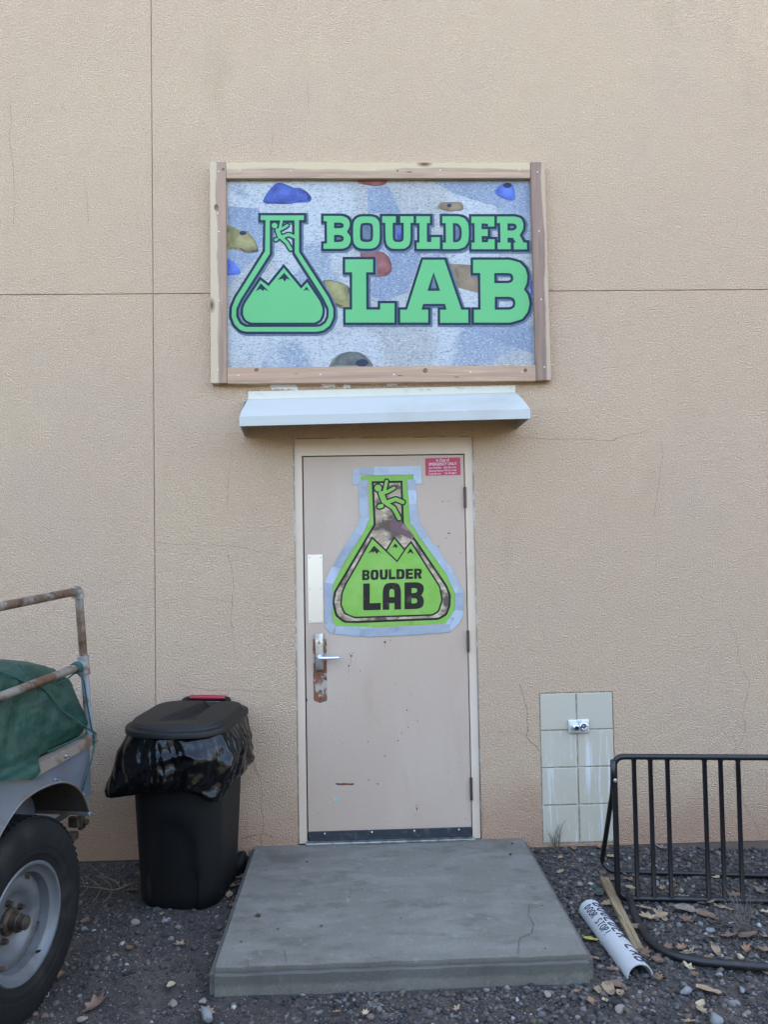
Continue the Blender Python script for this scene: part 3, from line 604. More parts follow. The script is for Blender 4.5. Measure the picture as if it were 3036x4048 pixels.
for i, (z, P, m) in enumerate((
    (z1, c1([(590, 455), (640, 370), (690, 310), (735, 280), (780, 290), (830, 310), (880, 335), (930, 330), (990, 360), (1030, 400), (1045, 435), (1020, 465), (900, 468), (850, 480), (760, 480), (620, 478)]), 'p_blue'),
    (z1, [(262, 665)] + c1([(330, 690), (380, 720), (440, 722), (480, 750), (520, 800), (550, 870), (560, 915), (530, 920), (480, 925), (440, 930), (390, 900)]) + [(262, 890)], 'p_yellow'),
    (z1, [(262, 970)] + c1([(330, 1000), (370, 1050), (400, 1100), (385, 1120)]) + [(262, 1130)], 'p_blue2'),
    (z0, [(1405, 705)] + c1([(1414, 726), (1457, 734), (1480, 738), (1502, 737), (1529, 729)]) + [(1533, 705)], 'p_red'),
    (z2, c1([(1050, 355), (1130, 290), (1180, 272), (1225, 290), (1240, 340), (1252, 415), (1235, 437), (1190, 437), (1110, 405)]), 'p_blue2'),
    (z2, c1([(547, 505), (580, 450), (770, 447), (790, 480), (788, 520), (750, 530), (720, 525), (670, 538), (620, 525)]), 'p_tan'),
    (z0, c1([(1420, 1000), (1440, 990), (1500, 993), (1530, 1005), (1548, 1040), (1551, 1070), (1540, 1085), (1520, 1095), (1475, 1097), (1440, 1090)]), 'p_red'),
    (z1, c1([(1130, 1180), (1190, 1165), (1290, 1185), (1350, 1210), (1390, 1240), (1400, 1420), (1320, 1435), (1240, 1405), (1220, 1330), (1150, 1220)]), 'p_yellow'),
    (z2, [(665, 995), (860, 1005), (870, 1050), (920, 1100), (920, 1255), (830, 1230), (735, 1205)], 'p_tan'),
    (z1, [(1190, 1972)] + c1([(1240, 1880), (1300, 1840), (1380, 1820), (1470, 1825), (1540, 1860), (1590, 1920)]) + [(1605, 1972)], 'p_brown'),
    (z0, [(1432, 890), (1478, 888), (1480, 962), (1434, 965)], 'p_blue2'), (z2, [(172, 640), (280, 650), (290, 790), (180, 795)], 'p_blue'),
    (z2, c1([(1395, 1140), (1412, 1130), (1412, 1280), (1390, 1270), (1380, 1200)]), 'p_blue'))):
    prt('printed_hold', z, P, M[m], HY, PNL, cut=14)
    L0 = tr(z, P, HY, 14); cx = sum(p[0] for p in L0) / len(L0); cz = sum(p[1] for p in L0) / len(L0); ext = max(p[1] for p in L0) - min(p[1] for p in L0)
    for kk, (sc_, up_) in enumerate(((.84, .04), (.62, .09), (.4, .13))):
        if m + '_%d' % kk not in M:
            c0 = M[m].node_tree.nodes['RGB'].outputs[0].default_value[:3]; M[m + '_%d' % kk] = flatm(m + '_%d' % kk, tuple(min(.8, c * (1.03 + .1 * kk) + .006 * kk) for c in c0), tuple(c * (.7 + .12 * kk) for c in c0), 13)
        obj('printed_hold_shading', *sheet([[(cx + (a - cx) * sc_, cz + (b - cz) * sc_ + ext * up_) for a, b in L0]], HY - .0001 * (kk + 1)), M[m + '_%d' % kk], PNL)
for z, u, v, a, b in ((z2, 1180, 300, 38, 24), (z2, 663, 480, 22, 15), (z1, 415, 745, 34, 18), (z1, 1500, 1925, 60, 34)):
    obj('printed_bolt_hole', *sheet([blob(z, u, v, a, b, HY - .00045, 18, .05)], HY - .00045), M['p_dark'], PNL)
NY, GY = SY - .0011, SY - .0016
BW = .0145
flo = [(577, 583), (970, 583), (970, 625), (926, 625), (926, 916), (1195, 1330, 1), (1238, 1430, 1), (1238, 1510, 1), (1205, 1585, 1), (1150, 1628, 1), (1090, 1640, 1), (440, 1640, 1), (390, 1626, 1), (338, 1575, 1), (311, 1500, 1), (315, 1420, 1), (350, 1335, 1), (617, 910), (622, 625), (577, 625)]
fli = [(660, 628), (885, 628), (888, 925), (1150, 1335, 1), (1197, 1430, 1), (1197, 1505, 1), (1170, 1562, 1), (1120, 1594, 1), (1080, 1598, 1), (440, 1598, 1), (388, 1570, 1), (353, 1505, 1), (355, 1430, 1), (395, 1345, 1), (660, 930)]
mou = [(788, 1060), (945, 1250), (1000, 1192), (1115, 1365, 1), (1140, 1430, 1), (1138, 1485, 1), (1115, 1535, 1), (1070, 1558, 1), (485, 1558, 1), (440, 1535, 1), (417, 1490, 1), (418, 1425, 1), (440, 1375, 1), (575, 1172), (650, 1228)]
prt('flask_outline', z1, flo, M['p_navy'], NY, PNL, [fli], BW); prt('flask_emblem', z1, flo, M['p_green'], GY, PNL, [fli])
prt('mountain_outline', z1, mou, M['p_navy'], NY - .0001, PNL, (), BW); prt('mountain_emblem', z1, mou, M['p_green'], GY, PNL)
for P in ([(792, 1104), (848, 1172), (815, 1158), (795, 1186), (778, 1158), (733, 1170)], [(577, 1200), (653, 1275), (608, 1255), (600, 1272), (572, 1252), (530, 1275)], [(995, 1230), (1024, 1277), (997, 1258), (965, 1273)]):
    prt('snow_cap', z1, P, M['p_navy'], GY - .0003, PNL)
def wl(z, P, y): return [((q := z(u, v, y=y)).x, q.z) for u, v in P]
def climber(z, k, y, par, mg, md, s, bw):
    """s = metres per zoom px"""
    def lines(e):
        return [(wl(z, k['head'], y), (k['hr'] * 2) * s + e), (wl(z, k['torso'], y), k['w'][0] * s + e), (wl(z, k['arm1'], y), k['w'][1] * s + e), (wl(z, k['arm2'], y), k['w'][2] * s + e), (wl(z, k['leg1'], y), k['w'][3] * s + e), (wl(z, k['leg2'], y), k['w'][3] * s + e), (wl(z, k['bag'], y), k['w'][4] * s + e)]
    obj('climber_outline', *strokes(lines(bw * 2), 0, y + .0004), md, par)
    obj('climber_emblem', *strokes(lines(0), 0, y - .0002), mg, par)
climber(z1, dict(head=[(703, 676), (705, 676)], hr=25, torso=[(730, 718), (752, 778)], arm1=[(768, 628), (752, 705)], arm2=[(750, 712), (780, 700), (820, 675)], leg1=[(765, 782), (832, 757), (888, 779)], leg2=[(770, 790), (815, 832), (850, 890)], bag=[(712, 806), (726, 800)], w=(38, 24, 24, 30, 25)), GY, PNL, M['p_green'], M['p_navy'], 1 / 2.3042 / 700, .0085)
LT = [
 (z1, [(1150, 588), (1320, 588, 1), (1365, 605, 1), (1388, 640, 1), (1388, 685, 1), (1362, 732), (1395, 775, 1), (1395, 825, 1), (1372, 868, 1), (1325, 886, 1), (1150, 886), (1150, 840), (1182, 838), (1180, 635), (1150, 635)],
  [[(1245, 648), (1310, 648, 1), (1334, 662, 1), (1334, 690, 1), (1310, 700, 1), (1245, 700)], [(1245, 760), (1305, 760, 1), (1334, 776, 1), (1334, 812, 1), (1305, 826, 1), (1245, 826)]]),
 (z0, [(1396, 890, 1), (1402, 870, 1), (1420, 857, 1), (1477, 857, 1), (1495, 870, 1), (1501, 890, 1), (1501, 950, 1), (1495, 970, 1), (1477, 984, 1), (1420, 984, 1), (1402, 970, 1), (1396, 950, 1)], [[(1423, 893, 1), (1432, 882, 1), (1466, 882, 1), (1475, 893, 1), (1475, 947, 1), (1466, 958, 1), (1432, 958, 1), (1423, 947, 1)]]),
 (z2, [(70, 575), (190, 575), (190, 632), (162, 632), (162, 770, 1), (170, 792, 1), (190, 803, 1), (235, 803, 1), (255, 792, 1), (260, 770, 1), (260, 632), (230, 632), (230, 575), (347, 575), (347, 632), (320, 632), (320, 780, 1), (308, 832, 1), (270, 861, 1), (212, 863, 1), (150, 861, 1), (112, 832, 1), (100, 780, 1), (98, 632), (70, 632)], []),
 (z2, [(371, 575), (492, 575), (492, 635), (465, 635), (465, 803), (505, 803), (505, 760), (580, 760), (580, 863), (375, 863), (375, 808), (400, 808), (400, 635), (371, 635)], []),
 (z2, [(602, 575), (750, 575, 1), (800, 592, 1), (832, 640, 1), (838, 720, 1), (832, 800, 1), (800, 848, 1), (745, 865, 1), (607, 865), (607, 808), (635, 808), (633, 635), (602, 635)], [[(695, 635), (740, 637, 1), (768, 668, 1), (776, 720, 1), (770, 775, 1), (745, 803, 1), (697, 805)]]),
 (z2, [(860, 577), (1063, 577), (1063, 665), (1008, 665), (1008, 640), (950, 638), (950, 690), (1005, 690), (1005, 750), (950, 750), (952, 805), (1008, 805), (1008, 778), (1066, 778), (1066, 866), (862, 866), (862, 808), (890, 808), (888, 635), (860, 635)], []),
 (z2, [(1087, 577), (1250, 577, 1), (1300, 592, 1), (1322, 640, 1), (1318, 690, 1), (1288, 742), (1322, 808), (1350, 808), (1352, 867), (1237, 868), (1235, 808), (1255, 808), (1228, 765), (1180, 765), (1180, 808), (1208, 808), (1208, 866), (1092, 866), (1092, 808), (1118, 808), (1115, 635), (1087, 635)], [[(1180, 638), (1235, 638, 1), (1260, 652, 1), (1263, 680, 1), (1235, 702, 1), (1180, 702)]]),
 (z0, [(1364.6, 1026.6), (1474.4, 1026.6), (1474.4, 1077.4), (1447, 1077.4), (1448, 1225), (1503, 1225), (1503, 1200), (1559.4, 1200), (1559.4, 1276), (1366, 1276), (1366, 1225), (1392, 1225), (1392, 1077.4), (1364.6, 1077.4)], []),
 (z2, [(430, 960), (620, 960), (770, 1402), (832, 1402), (832, 1517), (583, 1517), (583, 1402), (640, 1402), (627, 1350), (432, 1350), (418, 1402), (476, 1402), (476, 1515), (229, 1515), (229, 1402), (290, 1402)], [[(525, 1070), (583, 1235), (470, 1235)]]),
 (z2, [(875, 960), (1200, 960, 1), (1290, 985, 1), (1340, 1040, 1), (1357, 1105, 1), (1350, 1170, 1), (1325, 1222), (1362, 1275, 1), (1376, 1345, 1), (1360, 1420, 1), (1310, 1485, 1), (1205, 1516, 1), (883, 1515), (883, 1402), (942, 1402), (938, 1077), (875, 1077)], [[(1063, 1077), (1195, 1077, 1), (1225, 1090, 1), (1233, 1122, 1), (1225, 1152, 1), (1195, 1167, 1), (1063, 1167)], [(1067, 1287), (1205, 1287, 1), (1242, 1305, 1), (1252, 1345, 1), (1242, 1382, 1), (1205, 1402, 1), (1067, 1402)]])]
M['p_drop'] = flatm('print_drop_shadow', (.10, .125, .17), (.13, .16, .21), 40)
for i, (z, P, H) in enumerate([(z1, flo, [fli])] + LT):
    y_ = SY - .0009 - .00001 * i; lp = [tr(z, P, y_)] + [tr(z, h, y_) for h in H]; lp = [offset(lp[0], BW + .005)] + [offset(l, -BW - .005) for l in lp[1:]]
    lp = [l for k_, l in enumerate(lp) if k_ == 0 or max(p[0] for p in l) - min(p[0] for p in l) > .05]
    obj('print_shadow', *sheet([[(a + .006, b - .006) for a, b in l] for l in lp], y_), M['p_drop'], PNL)
for i, (z, P, H) in enumerate(LT):
    prt('letter_outline', z, P, M['p_navy'], NY - .00002 * i, PNL, H, BW); prt('letter', z, P, M['p_green'], GY, PNL, H)

# ------------------------------------------------------------------ canopy
z3 = zoom(900, 1480, 1.3272)
CN = thing('door_canopy', 'narrow white sheet metal drip canopy above the door', 'canopy', (.46, 0, 2.27))
DP = .27
f00, f10, f01, f11 = (z3(*q, y=-.004) for q in ((107, 90), (1510, 58), (107, 134), (1510, 97)))
e00, e10, e01, e11 = (z3(*q, y=-DP) for q in ((62, 222), (1588, 183), (62, 272), (1588, 232)))
def slab4(nm, a, b, c, d, n, m, par):
    n = Vector(n); P = [a, b, c, d]
    bm = bmesh.new(); f = [bm.verts.new(p) for p in P]; k = [bm.verts.new(p + n) for p in P]
    bm.faces.new(f); bm.faces.new(k[::-1])
    for i in range(4): bm.faces.new((f[i], k[i], k[(i + 1) % 4], f[(i + 1) % 4]))
    bmesh.ops.recalc_face_normals(bm, faces=bm.faces[:]); return obj(nm, *bm_out(bm), m, par)
slab4('wall_flange', f00, f10, f11, f01, (0, .003, 0), M['flange'], CN)
# the sloping top is a subdivided sheet with a faint buckle
V = []; F = []; nu, nv = 30, 8
f01b, f11b = f01 + Vector((0, -.001, .002)), f11 + Vector((0, -.001, .002))
f01b.x += -.002
for j in range(nv + 1):
    for i in range(nu + 1):
        u, v = i / nu, j / nv; p = f01b.lerp(f11b, u).lerp(e00.lerp(e10, u), v)
        p.z += .006 * math.sin(u * 7 + v * 2) * math.sin(math.pi * v); V.append(p)
n0 = len(V); V += [p - Vector((0, 0, .002)) for p in V]
for j in range(nv):
    for i in range(nu):
        a = j * (nu + 1) + i; F.append([a, a + nu + 1, a + nu + 2, a + 1]); F.append([n0 + a, n0 + a + 1, n0 + a + nu + 2, n0 + a + nu + 1])
obj('sloping_top', V, F, M['canopy'], CN, smooth=True)
slab4('front_lip', e00 + Vector((-.001, -.0005, .001)), e10 + Vector((.001, -.0005, .001)), e11, e01, (0, .002, 0), M['canopy'], CN)
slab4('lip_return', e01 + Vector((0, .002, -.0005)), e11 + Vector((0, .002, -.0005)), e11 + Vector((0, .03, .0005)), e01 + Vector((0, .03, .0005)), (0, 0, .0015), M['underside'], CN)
for sx, ft, fl, lp, lq in ((1, z3(85, 325, y=-.004), f01, e00, e01), (-1, z3(1520, 288, y=-.004), f11, e10, e11)):
    ex = Vector((sx * .003, 0, 0))
    a = fl.copy(); a.x = ft.x; a2 = ft.copy()
    slab4('end_bracket', a + ex, lp + ex + Vector((0, .004, -.003)), lq + ex + Vector((0, .004, .001)), a2 + ex, (sx * .002, 0, 0), M['canopy'], CN)
    obj('bracket_foot', *box(min(ft.x, ft.x + sx * .02) , max(ft.x, ft.x + sx * .02), -.006, -.001, ft.z, ft.z + .17, .0008), M['canopy'], CN)
for u, v in ((162, 105), (394, 105), (571, 102), (758, 97), (921, 91), (1286, 79), (1484, 75)): put(SCR, 'screw', CN, z3(u, v, y=-.0045))
for u0, u1, v, h in ((220, 370, 68, 15), (490, 565, 60, 10), (605, 645, 63, 10), (835, 890, 55, 8)):
    P = []
    n = 14
    for k in range(n): P.append((u0 + (u1 - u0) * k / n, v - h + random.uniform(-5, 5)))
    for k in range(n): P.append((u1 - (u1 - u0) * k / n, v + h * .8 + random.uniform(-5, 5)))
    obj('plaster_smear', *sheet([tr(z3, P, -.0012)], -.0012), M['plaster'], B)

# ------------------------------------------------------------------ poster on the door, with tape
PY = .0138
PO = thing('flask_poster', 'green flask shaped poster taped to the door with grey duct tape', 'poster', (.46, PY, 1.17))
prt('poster_sheet', z4, [(625, 225), (1080, 212), (1082, 250), (1028, 255), (1050, 640), (1070, 650), (1385, 1075), (1445, 1240), (1440, 1370), (1355, 1495), (685, 1530), (415, 1518), (385, 1470), (370, 1290), (378, 1180), (440, 1040), (635, 730), (705, 585), (690, 260), (625, 262)], M['b_green'], PY, PO)
dk = [(718, 268), (985, 262), (998, 630), (1115, 790), (1370, 1165, 1), (1403, 1250, 1), (1400, 1340, 1), (1370, 1420, 1), (1300, 1462, 1), (600, 1490, 1), (480, 1488, 1), (405, 1430, 1), (378, 1310, 1), (395, 1215, 1), (735, 640)]
prt('flask_band', z4, dk, M['b_dark'], PY - .0003, PO)
prt('rock_print', z4, dk, M['b_photo'], PY - .0006, PO, (), -.0125)
lq = [(725, 765), (845, 878), (914, 765), (1003, 868), (1058, 803), (1300, 1180, 1), (1320, 1290, 1), (1290, 1385, 1), (1240, 1413, 1), (570, 1435, 1), (490, 1400, 1), (460, 1330, 1), (470, 1230, 1), (500, 1160, 1)]
prt('hold_print', z4, [(880, 615, 1), (930, 590, 1), (1000, 640, 1), (1090, 740, 1), (1060, 770, 1), (960, 720, 1), (880, 690, 1)], M['b_hold'], PY - .0007, PO)
prt('liquid_outline', z4, lq, M['b_dark'], PY - .0009, PO, (), .0095); prt('liquid', z4, lq, M['b_green'], PY - .0013, PO)
obj('peak_outline', *strokes([wl(z4, [(848, 872), (938, 958), (1003, 862)], PY)], .008, PY - .0017), M['b_dark'], PO)
for P in ([(740, 822), (813, 895), (782, 872), (760, 895), (745, 870), (720, 890), (725, 872), (685, 893)], [(920, 803), (958, 838), (940, 828), (933, 847), (918, 832), (897, 840)], [(1053, 843), (1088, 900), (1055, 878), (1022, 895)]):
    prt('snow_cap', z4, P, M['b_dark'], PY - .0017, PO)
climber(z4, dict(head=[(773, 326), (775, 326)], hr=30, torso=[(800, 372), (828, 440)], arm1=[(848, 268), (828, 360)], arm2=[(826, 368), (860, 355), (912, 325)], leg1=[(850, 450), (925, 422), (988, 448)], leg2=[(845, 458), (910, 500), (956, 588)], bag=[(784, 486), (806, 480)], w=(46, 27, 26, 33, 34)), PY - .0016, PO, M['b_green'], M['b_dark'], 1 / 2.1829 / 700, .0085)
SANS = {
 'B': [[(0, 0), (.7, 0, 1), (.95, .1, 1), (1, .28, 1), (.9, .46, 1), (.84, .5), (.95, .57, 1), (1, .75, 1), (.93, .93, 1), (.7, 1, 1), (0, 1)], [(.36, .22), (.6, .22, 1), (.66, .31, 1), (.6, .4, 1), (.36, .4)], [(.36, .6), (.6, .6, 1), (.67, .69, 1), (.6, .79, 1), (.36, .79)]],
 'O': [[(0, .25, 1), (.12, .05, 1), (.3, 0, 1), (.7, 0, 1), (.88, .05, 1), (1, .25, 1), (1, .75, 1), (.88, .95, 1), (.7, 1, 1), (.3, 1, 1), (.12, .95, 1), (0, .75, 1)], [(.36, .3, 1), (.42, .22, 1), (.58, .22, 1), (.64, .3, 1), (.64, .7, 1), (.58, .78, 1), (.42, .78, 1), (.36, .7, 1)]],
 'U': [[(0, 0), (.35, 0), (.36, .68, 1), (.42, .77, 1), (.58, .77, 1), (.64, .68, 1), (.65, 0), (1, 0), (1, .72, 1), (.9, .93, 1), (.7, 1, 1), (.3, 1, 1), (.1, .93, 1), (0, .72, 1)]],
 'L': [[(0, 0), (.38, 0), (.38, .74), (1, .74), (1, .97), (.96, 1), (.05, 1), (0, .96)]],
 'D': [[(0, 0), (.65, 0, 1), (.9, .07, 1), (1, .28, 1), (1, .72, 1), (.9, .93, 1), (.65, 1, 1), (0, 1)], [(.36, .23), (.56, .23, 1), (.63, .32, 1), (.63, .68, 1), (.56, .77, 1), (.36, .77)]],
 'E': [[(0, 0), (1, 0), (1, .23), (.4, .23), (.4, .39), (.92, .39), (.92, .6), (.4, .6), (.4, .77), (1, .77), (1, 1), (0, 1)]],
 'R': [[(0, 0), (.7, 0, 1), (.94, .08, 1), (1, .3, 1), (.95, .5, 1), (.78, .58), (1, 1), (.6, 1), (.44, .64), (.37, .64), (.37, 1), (0, 1)], [(.37, .22), (.58, .22, 1), (.64, .32, 1), (.58, .42, 1), (.37, .42)]],
 'A': [[(0, 1), (0, .28, 1), (.1, .06, 1), (.3, 0, 1), (.7, 0, 1), (.9, .06, 1), (1, .28, 1), (1, 1), (.64, 1), (.64, .76), (.36, .76), (.36, 1)], [(.36, .53), (.36, .3, 1), (.42, .23, 1), (.58, .23, 1), (.64, .3, 1), (.64, .53)]]}
def sans(ch, a, b, v0, v1, slope, z, y, m, par):
    loops = []
    for L in SANS[ch]:
        P = [(a + (b - a) * q[0], v0 + (v1 - v0) * q[1] + slope * (a + (b - a) * q[0])) + ((1,) if len(q) > 2 else ()) for q in L]
        loops.append(tr(z, P, y, 14))
    obj('letter', *sheet(loops, y), m, par)
for ch, a, b in (('B', 637, 702), ('O', 709, 779), ('U', 788, 858), ('L', 866, 925), ('D', 932, 1004), ('E', 1012, 1077), ('R', 1085, 1153)):
    sans(ch, a, b, 1050, 1138, -.027, z4, PY - .0017, M['b_dark'], PO)
for ch, a, b in (('L', 645, 797), ('A', 814, 972), ('B', 1002, 1172)):
    sans(ch, a, b, 1166, 1397, -.026, z4, PY - .0017, M['b_dark'], PO)
TAPE = [[(555, 168), (625, 162), (625, 298), (550, 298)], [(612, 152), (945, 140), (945, 210), (735, 218), (612, 205)], [(740, 141), (1145, 135), (1155, 290), (1085, 290), (1080, 208), (740, 215)], [(605, 262), (680, 258), (685, 410), (610, 412)],
 [(610, 410), (685, 406), (690, 572), (632, 572), (615, 555)], [(630, 570), (705, 575), (640, 735), (565, 705)], [(565, 703), (632, 733), (455, 1015), (378, 1005)], [(378, 998), (455, 1010), (385, 1155), (310, 1140)], [(305, 1142), (385, 1152), (378, 1490), (312, 1485)],
 [(350, 1475), (410, 1520), (378, 1587), (310, 1515)], [(405, 1518), (730, 1526), (725, 1612), (405, 1585)], [(615, 1538), (1100, 1518), (1395, 1498), (1400, 1565), (1130, 1590), (725, 1605), (615, 1600)], [(1440, 1370), (1518, 1390), (1475, 1490), (1395, 1565), (1355, 1498)],
 [(1440, 1230), (1515, 1225), (1512, 1378), (1438, 1380)], [(1350, 1040), (1400, 1000), (1515, 1228), (1438, 1235)], [(1100, 700), (1190, 722), (1400, 1002), (1350, 1050)], [(1068, 648), (1120, 603), (1210, 740), (1150, 775)],
 [(1030, 343), (1105, 343), (1110, 462), (1040, 465)], [(1028, 255), (1098, 252), (1105, 345), (1030, 345)], [(1040, 460), (1110, 458), (1122, 640), (1050, 640)]]
for i, P in enumerate(TAPE):
    Q = []
    for k, p in enumerate(P):
        q = P[(k + 1) % len(P)]
        for t in (0, .25, .5, .75): Q.append((p[0] + (q[0] - p[0]) * t + (random.uniform(-3, 3) if t else 0), p[1] + (q[1] - p[1]) * t + (random.uniform(-3, 3) if t else 0)))
    y = PY - .0018 - .00022 * ((i * 3) % 7) - .00002 * i
    obj('tape_strip', *sheet([tr(z4, Q, y)], y, .0004), M[('tape', 'tape1', 'tape2', 'tape1', 'tape')[i % 5]], PO)
# emergency sticker
EY = .0139
ES = thing('emergency_sticker', 'small crimson emergency contact sticker at the top corner of the door', 'sticker', (.83, EY, 2.0))
prt('sticker_sheet', z4, [(1180, 70), (1483, 62), (1487, 213), (1184, 220)], M['sticker'], EY, ES)
def text(s, z, u0, v, hpx, wpx, y, par, m):
    c = bpy.data.curves.new('t', 'FONT'); c.body = s; c.resolution_u = 2
    o = bpy.data.objects.new('t', c); COL.objects.link(o); dg = bpy.context.evaluated_depsgraph_get()
    me = bpy.data.meshes.new_from_object(o.evaluated_get(dg)); bpy.data.objects.remove(o); bpy.data.curves.remove(c)
    P = [v_.co.copy() for v_ in me.vertices]; F = [list(p.vertices) for p in me.polygons]; bpy.data.meshes.remove(me)
    x0 = min(p.x for p in P); x1 = max(p.x for p in P)
    W = [z(u0 + (p.x - x0) / (x1 - x0) * wpx, v - p.y / .7 * hpx - .027 * (p.x - x0) / (x1 - x0) * wpx, y=y) for p in P]
    obj('printed_line', W, F, m, par)
for s, u, v, h, w in (('In Case of', 1277, 99, 26, 110), ('EMERGENCY ONLY:', 1214, 133, 24, 240), ('Joni VanMeir', 1212, 160, 15, 110), ('505-301-5141', 1342, 157, 14, 105), ('Johnnie Harris', 1212, 186, 15, 122), ('773-331-3148', 1343, 182, 14, 106), ('Cody Brown', 1212, 211, 15, 106), ('575-779-8817', 1347, 207, 14, 104)):
    text(s, z4, u, v, h, w, EY - .0003, ES, M['white_ink'])

# ------------------------------------------------------------------ hose tap
HT = thing('hose_tap', 'chrome boxed hose tap set in the tiled panel', 'tap', (1.528, 0, .55))
obj('cover_plate', *box(1.469, 1.587, -.016, .0, .552, .629, .006, 3), M['plate'], HT, auto=40)
p = (1.503, -.016, .592)
obj('spout', *lathe([(0, .021), (-.012, .0205), (-.03, .017), (-.032, .0135), (-.05, .0135), (-.05, .0095), (-.03, .009), (-.03, 0)], p, 'y', 24), M['chrome'], HT, auto=35)
obj('spout_mouth', *lathe([(0, .009), (0, 0)], (1.503, -.0595, .592), 'y', 16), M['hole'], HT)
obj('key_socket', *lathe([(0, .023), (-.006, .0225), (-.009, .019), (-.009, .015), (-.002, .012), (-.002, .006), (-.006, .005), (-.006, 0)], (1.554, -.016, .59), 'y', 24), M['chrome'], HT, auto=35)
obj('maker_mark', *join(*[sheet([q], -.0164) for q in stroke2d([(1.519, .623), (1.541, .623), (1.53, .609), (1.519, .623)], .0016, 3)]), M['hinge'], HT)

# ------------------------------------------------------------------ concrete step
SX0, SX1, SYF, SZ = -.3115, 1.2170, -1.303, -.0215
V, F = [], []
bm = bmesh.new(); bmesh.ops.create_cube(bm, size=1)
for v in bm.verts: v.co = Vector(((SX0 + SX1) / 2 + v.co.x * (SX1 - SX0), (SYF + .0) / 2 + v.co.y * (-SYF - .002), -.15 + v.co.z * .257))
bmesh.ops.translate(bm, verts=bm.verts, vec=(0, 0, SZ - max(v.co.z for v in bm.verts)))
eds = [e for e in bm.edges if all(v.co.z > -.1 for v in e.verts) and not all(v.co.y > -.1 for v in e.verts)] + [e for e in bm.edges if all(v.co.y < -1 for v in e.verts) and abs(e.verts[0].co.z - e.verts[1].co.z) > .1]
bmesh.ops.bevel(bm, geom=eds, offset=.022, segments=4, affect='EDGES')
bmesh.ops.subdivide_edges(bm, edges=[e for e in bm.edges if e.calc_length() > .3], cuts=28, use_grid_fill=True)
for v in bm.verts:
    n = mnoise.noise(v.co * 4) * .003 + mnoise.noise(v.co * 17) * .002 + mnoise.noise(v.co * 45) * .0012
    if v.co.z > SZ - .03: v.co.z += n
    if v.co.y < -1.28: v.co.y += n * 1.5
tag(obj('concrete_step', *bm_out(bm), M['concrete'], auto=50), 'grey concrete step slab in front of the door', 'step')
ST = bpy.data.objects['concrete_step']
for i, (u, v, ru, rv) in enumerate(((246, 374, 12, 7), (502, 416, 6, 3), (178, 481, 5, 3), (326, 428, 4, 3), (205, 577, 4, 3), (1268, 128, 5, 4), (1275, 84, 5, 3), (444, 158, 4, 3), (824, 386, 3, 2))):
    L = [zs(u + ru * math.cos(t), v + rv * math.sin(t), z=SZ + .0042) for t in [2 * math.pi * k / 12 for k in range(12)]]
    obj('gum_spot', L, [list(range(12))[::-1]], M['gap'] if i > 4 else M['hinge'], ST)
M['slab_crack'] = mat('slab_crack_line', (.055, .05, .045), .95)
def crack3(z, pts, zc, w=.003):
    P = []
    for i in range(len(pts) - 1):
        a, b = Vector(pts[i]), Vector(pts[i + 1]); n = max(2, int((b - a).length / 6))
        for k in range(n): P.append(a.lerp(b, k / n) + Vector((random.uniform(-1.5, 1.5), random.uniform(-1, 1))))
    W = [z(p.x, p.y, z=zc) for p in P]; L = []; Rr = []
    for i, p in enumerate(W):
        t = W[min(i + 1, len(W) - 1)] - W[max(i - 1, 0)]; n = Vector((-t.y, t.x, 0)).normalized() * w * random.uniform(.3, 1) / 2
        L.append(p + n); Rr.append(p - n)
    m = len(L); obj('crack', L + Rr, [[i, m + i, m + i + 1, i + 1] for i in range(m - 1)], M['slab_crack'], ST)
crack3(zs, [(1345, 330), (1340, 370), (1362, 410), (1352, 450), (1305, 465), (1298, 520), (1300, 545)], SZ + .0043)
crack3(zs, [(352, 515), (362, 570)], SZ + .0043); crack3(zs, [(780, 555), (785, 585)], SZ + .0043)

# ------------------------------------------------------------------ wheelie bin
BC = Vector((-.585, -.315, GZ)); BR = Matrix.Rotation(R_(-10), 3, 'Z')
BN = thing('rubbish_bin', 'black wheeled rubbish bin with a liner bag between trailer and step', 'bin', BC)
def rrect(w, d, r, n=10, bow=0):
    P = []
    for sx, sy, a0 in ((1, 1, 0), (-1, 1, 90), (-1, -1, 180), (1, -1, 270)):
        for k in range(n + 1):
            a = R_(a0 + 90 * k / n); P.append(Vector((sx * (w / 2 - r) + r * math.cos(a), sy * (d / 2 - r) + r * math.sin(a), 0)))
    # densify the straights and bow the front
    Q = []
    for i, p in enumerate(P):
        q = P[(i + 1) % len(P)]; m = 10 if i % (n + 1) == n else 1
        for k in range(m): Q.append(p.lerp(q, k / m))
    for p in Q:
        if p.y < 0: p.y -= bow * math.cos(p.x / w * math.pi) * (-p.y / (d / 2))
    return Q
def loft(secs, cap0=True, cap1=True):
    V = []; F = []; n = len(secs[0])
    for s in secs: V += s
    for j in range(len(secs) - 1):
        for i in range(n): F.append([j * n + i, j * n + (i + 1) % n, (j + 1) * n + (i + 1) % n, (j + 1) * n + i])
    if cap0: F.append(list(range(n))[::-1])
    if cap1: F.append([(len(secs) - 1) * n + i for i in range(n)])
    return V, F
def binP(p, z): return BC + BR @ Vector((p.x, p.y, 0)) + Vector((0, 0, z))
secs = []
HB = .872
for t in np.linspace(0, 1, 26):
    w = .405 + .075 * t; d = .40 + .075 * t; k = 0
    if t < .02: w -= .02; d -= .02
    L = []
    for p in rrect(w, d, .09, 10, .035):
        q = binP(p, .0 + HB * t)
        # arched recess moulded into the front
        if p.y < -.1 and abs(p.x) < .12 and t < .5:
            lim = .5 - (abs(p.x) / .12) ** 2 * .14
            if t < lim: q += BR @ Vector((0, .012, 0))
        L.append(q)
    secs.append(L)
obj('bin_body', *loft(secs), M['bin'], BN, auto=35)
TILT = .012
def lidz(x, y): return .882 + TILT * (y / .25)
